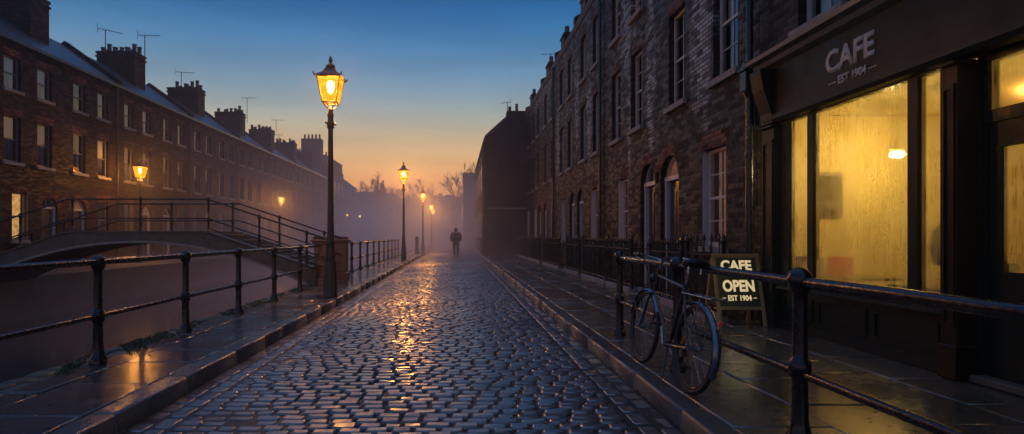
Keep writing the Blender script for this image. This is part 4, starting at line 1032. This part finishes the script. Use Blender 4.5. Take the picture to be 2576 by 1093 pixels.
# ------------------------------------------------------------------ bicycle (faces +Y, leans on the railing)
bk = thing('bicycle', 'black roadster bicycle leaning on the thick railing outside the cafe', 'bicycle', (1.735, 4.17, PV))
bk.rotation_euler = (0, R(7), R(1.5))
RW = .335; WB = 1.03                 # rear hub at y=0, front hub at y=WB
def wheel(y, name, rz=0):
    tm = MB().torus((0, 0, 0), RW-.017, .019, 'x', 48, 8).build('wheel', M['rubber'], bk); tm.location = (0, y, RW+.002); tm.rotation_euler = (0, 0, rz)
    MB().torus((0, 0, 0), RW-.042, .011, 'x', 48, 6, sx=1.3).build('rim', M['rim'], tm)
    b = MB(); b.tube([(-.05, 0, 0), (.05, 0, 0)], .022, 10); b.tube([(-.07, 0, 0), (.07, 0, 0)], .008, 6); b.build('hub', M['chrome'], tm)
    b = MB()
    for i in range(28):
        a = 2*math.pi*i/28; s = 1 if i % 2 else -1; a2 = a+s*.5*(1 if (i//2) % 2 else -1)
        b.tube([(s*.028, .022*math.cos(a2), .022*math.sin(a2)), (s*.004, (RW-.046)*math.cos(a), (RW-.046)*math.sin(a))], .0014, 3, cap=False)
    b.build('spokes', M['chrome'], tm)
    return tm
wheel(0, 'rear'); wheel(WB, 'front')
hz = RW
BB = Vector((0, .44, .28)); ST = Vector((0, .27, .80)); HT = Vector((0, .83, .86)); HB = Vector((0, .875, .69))
b = MB(); b.tube([BB, ST], .0155, 10); b.tube([ST+Vector((0, .0, -.03)), HT+Vector((0, .0, -.03))], .0145, 10); b.tube([BB, HB], .0165, 10); b.tube([HT+Vector((0, -.005, .03)), HB+Vector((0, .01, -.03))], .020, 10)
for s in (-1, 1):
    b.tube([BB+Vector((s*.03, 0, 0)), (s*.055, 0, hz)], .010, 8); b.tube([ST+Vector((s*.012, 0, -.02)), (s*.055, 0, hz)], .009, 8)
b.tube([BB-Vector((.04, 0, 0)), BB+Vector((.04, 0, 0))], .024, 12)
b.build('frame', M['bike_paint'], bk)
b = MB()
for s in (-1, 1): b.tube([(s*.02, .885, .66), (s*.05, .89, .62), (s*.05, .93, .50), (s*.05, .975, .40), (s*.05, WB, hz)], [.013, .013, .012, .010, .008], 8)
b.tube([(-.05, .885, .655), (.05, .885, .655)], .014, 8); b.build('fork', M['bike_paint'], bk)
b = MB(); b.tube([HT, HT+Vector((0, -.035, .10))], .012, 8); b.tube([HT+Vector((0, -.035, .10)), HT+Vector((0, .04, .115))], .011, 8); b.build('stem', M['chrome'], bk)
b = MB(); c = HT+Vector((0, .04, .115)); hb = []
for s in (-1, 1):
    b.tube([c, c+Vector((s*.10, .03, .02)), c+Vector((s*.19, .025, .035)), c+Vector((s*.245, -.04, .03)), c+Vector((s*.265, -.13, .02)), c+Vector((s*.27, -.21, .012))], .011, 8)
hb = b.build('handlebar', M['chrome'], bk)
for s in (-1, 1):
    MB().tube([c+Vector((s*.265, -.12, .021)), c+Vector((s*.27, -.23, .011))], .016, 8).build('grip', M['rubber'], hb)
    MB().tube([c+Vector((s*.20, .03, .02)), c+Vector((s*.22, -.05, -.005)), c+Vector((s*.235, -.13, -.005))], .006, 5).build('brake_lever', M['chrome'], hb)
MB().tube([c+Vector((-.15, .03, .03)), c+Vector((-.06, .12, -.08)), HB+Vector((-.01, .05, .0)), (0, .93, .72)], .004, 5).build('brake_cable', M['rubber'], bk)
b = MB(); b.lathe([(.006, 0), (.03, .004), (.04, .03), (.036, .05)], 12); o = b.build('headlight', M['bike_paint'], bk); o.location = (0, .925, .80); o.rotation_euler = (R(-90), 0, 0)
MB().tube([ST, ST+Vector((0, -.04, .13))], .0125, 8).build('seat_post', M['chrome'], bk)
# saddle
sa = MB(); prof = [(-.14, .085, .02), (-.11, .105, .035), (-.05, .10, .035), (.0, .07, .03), (.06, .035, .028), (.12, .024, .024), (.15, .012, .012)]; vs = []; fs = []; n = 12
for (yy, hw, th) in prof:
    for k in range(n): a = 2*math.pi*k/n; vs.append((hw*math.cos(a), yy, th*math.sin(a)+(.012 if yy < -.1 else 0)))
for i in range(len(prof)-1):
    for k in range(n): q = (k+1) % n; fs.append((i*n+k, i*n+q, (i+1)*n+q, (i+1)*n+k))
fs += [tuple(range(n)), tuple(range((len(prof)-1)*n, len(prof)*n))]; sa.add(vs, fs, True); o = sa.build('saddle', M['leather'], bk); o.location = ST+Vector((0, -.05, .165))
b = MB(); 
for s in (-1, 1): b.torus((s*.05, -.08, -.05), .016, .004, 'z', 12, 5); b.tube([(s*.05, -.08, -.07), (s*.05, -.08, -.01)], .010, 6)
b.build('saddle_spring', M['chrome'], o)
# mudguards
def guard(y, a0, a1):
    b = MB(); n = 26; vs = []; fs = []
    for i in range(n+1):
        a = R(a0+(a1-a0)*i/n)
        for k, (w, dr) in enumerate(((-.028, -.014), (-.018, -.002), (0, .004), (.018, -.002), (.028, -.014))):
            rr = RW+.022+dr; vs.append((w, rr*math.cos(a), rr*math.sin(a)))
    for i in range(n):
        for k in range(4): fs.append((i*5+k, i*5+k+1, i*5+6+k, i*5+5+k))
    b.add(vs, fs, True)
    for s in (-1, 1): b.tube([(s*.028, (RW+.01)*math.cos(R(a0+25 if y else a1-35)), (RW+.01)*math.sin(R(a0+25 if y else a1-35))), (s*.05, 0, 0)], .003, 4)
    o = b.build('mudguard', M['guard'], bk); o.location = (0, y, hz)
guard(0, 60, 205); guard(WB, 25-50+40, 150)
# rack
b = MB()
for s in (-1, 1): b.tube([(s*.055, .20, .735), (s*.06, -.30, .735)], .006, 6); b.tube([(s*.055, -.12, .735), (s*.06, 0, hz)], .005, 6)
for q in (.15, .05, -.05, -.15, -.28): b.tube([(-.06, q, .735), (.06, q, .735)], .005, 6)
b.build('luggage_rack', M['chrome'], bk)
MB().lathe([(.022, 0), (.022, .02), (.01, .035)], 10).build('rear_reflector', M['red'], bk).location = (0, -.345, .56)
b = MB(); o = MB().torus((0.045, 0, 0), .085, .006, 'x', 32, 5).build('crankset', M['chrome'], bk); o.location = BB
for k in range(5): a = k*1.2566; b.tube([(.045, 0, 0), (.045, .083*math.cos(a), .083*math.sin(a))], .005, 4)
ca = R(250); b.tube([(.055, 0, 0), (.062, .17*math.cos(ca), .17*math.sin(ca))], .010, 6); b.tube([(-.055, 0, 0), (-.062, -.17*math.cos(ca), -.17*math.sin(ca))], .010, 6); b.tube([(-.055, 0, 0), (.055, 0, 0)], .008, 6)
b.build('crank_arm', M['chrome'], o)
for s in (-1, 1): q = MB().box(-.05, .05, -.035, .035, -.010, .010, .004).build('pedal', M['rubber'], o); q.location = (s*.115, s*.17*math.cos(ca), s*.17*math.sin(ca))
MB().prism([(.42+.10, .28), (.44, .385), (0, hz+.045), (-.04, hz), (0, hz-.045), (.44, .18)], 'x', .036, .042).build('chain_guard', M['bike_paint'], bk)
MB().tube([(-.03, .40, .26), (-.09, .30, .02)], .007, 6).build('kickstand', M['bike_paint'], bk)

# ------------------------------------------------------------------ the walking person (seen from behind)
pt = thing('person', 'person in a hooded dark coat walking away down the middle of the cobbles', 'person', (-.07, 32.8, .0))
def skin(name, verts, edges, rad, m, parent, sub=2):
    me = bpy.data.meshes.new(name); me.from_pydata(verts, edges, []); me.materials.append(m); o = link(name, me, parent)
    sk = o.modifiers.new('skin', 'SKIN'); sk.use_smooth_shade = True
    for i, r in enumerate(rad): me.skin_vertices[0].data[i].radius = r if isinstance(r, tuple) else (r, r)
    me.skin_vertices[0].data[0].use_root = True
    s = o.modifiers.new('sub', 'SUBSURF'); s.levels = sub; s.render_levels = sub; return o
V = [(0, 0, .96), (0, .0, 1.12), (0, .01, 1.34), (0, .02, 1.50), (0, .03, 1.57), (0, .035, 1.66), (0, .035, 1.76),
     (.10, 0, .90), (.105, .04, .50), (.10, .0, .10), (.11, .12, .04), (-.10, 0, .90), (-.10, .08, .50), (-.095, -.10, .13), (-.10, .0, .06),
     (.19, .01, 1.46), (.27, -.03, 1.18), (.19, .08, .98), (.16, .12, .94), (-.19, .01, 1.46), (-.27, -.03, 1.18), (-.19, .08, .98), (-.16, .12, .94)]
E = [(0, 1), (1, 2), (2, 3), (3, 4), (4, 5), (5, 6), (0, 7), (7, 8), (8, 9), (9, 10), (0, 11), (11, 12), (12, 13), (13, 14), (3, 15), (15, 16), (16, 17), (17, 18), (3, 19), (19, 20), (20, 21), (21, 22)]
Rd = [(.14, .10), (.14, .10), (.16, .11), (.10, .08), .05, (.075, .09), (.07, .08), .085, .06, .042, .04, .085, .06, .042, .04, .06, .048, .036, .03, .06, .048, .036, .03]
skin('body', V, E, Rd, M['skin'], pt)
V = [(0, 0, .98), (0, 0, .80), (0, .01, 1.15), (0, .015, 1.36), (0, .02, 1.50), (.20, .01, 1.45), (.285, -.03, 1.20), (.235, .05, 1.0), (-.20, .01, 1.45), (-.285, -.03, 1.20), (-.235, .05, 1.0)]
E = [(0, 1), (0, 2), (2, 3), (3, 4), (4, 5), (5, 6), (6, 7), (4, 8), (8, 9), (9, 10)]
Rd = [(.22, .16), (.205, .16), (.235, .155), (.225, .15), (.13, .11), (.095, .095), (.095, .09), (.08, .08), (.095, .095), (.095, .09), (.08, .08)]
skin('coat', V, E, Rd, M['cloth_dark'], pt)
V = [(0, .02, 1.50), (0, .03, 1.60), (0, .03, 1.70), (0, .03, 1.79)]; skin('hood', V, [(0, 1), (1, 2), (2, 3)], [(.13, .12), (.105, .12), (.105, .125), (.07, .085)], M['cloth_dark'], pt)
V = [(0, 0, .92), (.105, 0, .84), (.11, .045, .50), (.105, .0, .12), (-.105, 0, .84), (-.105, .085, .50), (-.10, -.09, .14)]
skin('trousers', V, [(0, 1), (1, 2), (2, 3), (0, 4), (4, 5), (5, 6)], [(.15, .12), (.105, .11), (.078, .085), (.062, .07), (.105, .11), (.078, .085), (.062, .07)], M['cloth_trouser'], pt)
for x, y, z in ((.108, .0, .0), (-.10, -.10, .02)):
    b = MB(); vs = []; fs = []; n = 10; pf = [(-.09, .035, .05), (-.05, .042, .055), (.03, .045, .05), (.10, .045, .035), (.155, .025, .022)]
    for (yy, hw, hh) in pf:
        for k in range(n): a = 2*math.pi*k/n; vs.append((hw*math.cos(a), yy, max(0, hh+hh*math.sin(a))))
    for i in range(len(pf)-1):
        for k in range(n): q = (k+1) % n; fs.append((i*n+k, i*n+q, (i+1)*n+q, (i+1)*n+k))
    fs += [tuple(range(n)), tuple(range((len(pf)-1)*n, len(pf)*n))]; b.add(vs, fs, True); o = b.build('shoe', M['leather'], pt); o.location = (x, y+.02, z)

# ------------------------------------------------------------------ evening haze over everything
hb = MB().box(-165, 165, -30, 180, -3.2, 14.6)
g = G('haze'); pv = g.n('ShaderNodeVolumePrincipled'); pv.inputs['Color'].default_value = (.86, .80, .86, 1); pv.inputs['Density'].default_value = .0024; pv.inputs['Anisotropy'].default_value = .8
g.l(pv.outputs[0], g.out.inputs['Volume'])
hz_o = hb.build('haze', g.m); tag(hz_o, kind='stuff')
# low mist lying over the canal and the far street: densest near the ground, thinning upward and towards the camera
mb = MB().box(-60, 30, 5, 115, -.96, 11)
g = G('mist'); pv = g.n('ShaderNodeVolumePrincipled'); pv.inputs['Color'].default_value = (.96, .94, .97, 1); pv.inputs['Anisotropy'].default_value = .62
sp = g.n('ShaderNodeSeparateXYZ'); g.l(g.pos, sp.inputs[0])
hgt = g.math('POWER', g.rng(sp.outputs[2], -1, 10.5, 1, 0), 2.2)
fad = g.math('MULTIPLY', g.rng(sp.outputs[1], 17, 55, 0, 1), g.rng(sp.outputs[1], 100, 115, 1, 0))
wsp = g.rng(g.noise(.09, 2, .5), .3, .7, .5, 1.4)
canal = g.math('MULTIPLY', g.math('MULTIPLY', g.rng(sp.outputs[2], .7, -.9, 0, .045), g.rng(sp.outputs[0], -3.3, -4.6, 0, 1)), g.rng(sp.outputs[1], 5, 16, 0, 1))
g.l(g.math('ADD', canal, g.math('MULTIPLY', g.math('MULTIPLY', hgt, fad), g.math('MULTIPLY', wsp, .115))), pv.inputs['Density'])
g.l(pv.outputs[0], g.out.inputs['Volume']); tag(mb.build('mist', g.m), kind='stuff')
scene.cycles.volume_max_steps = 64
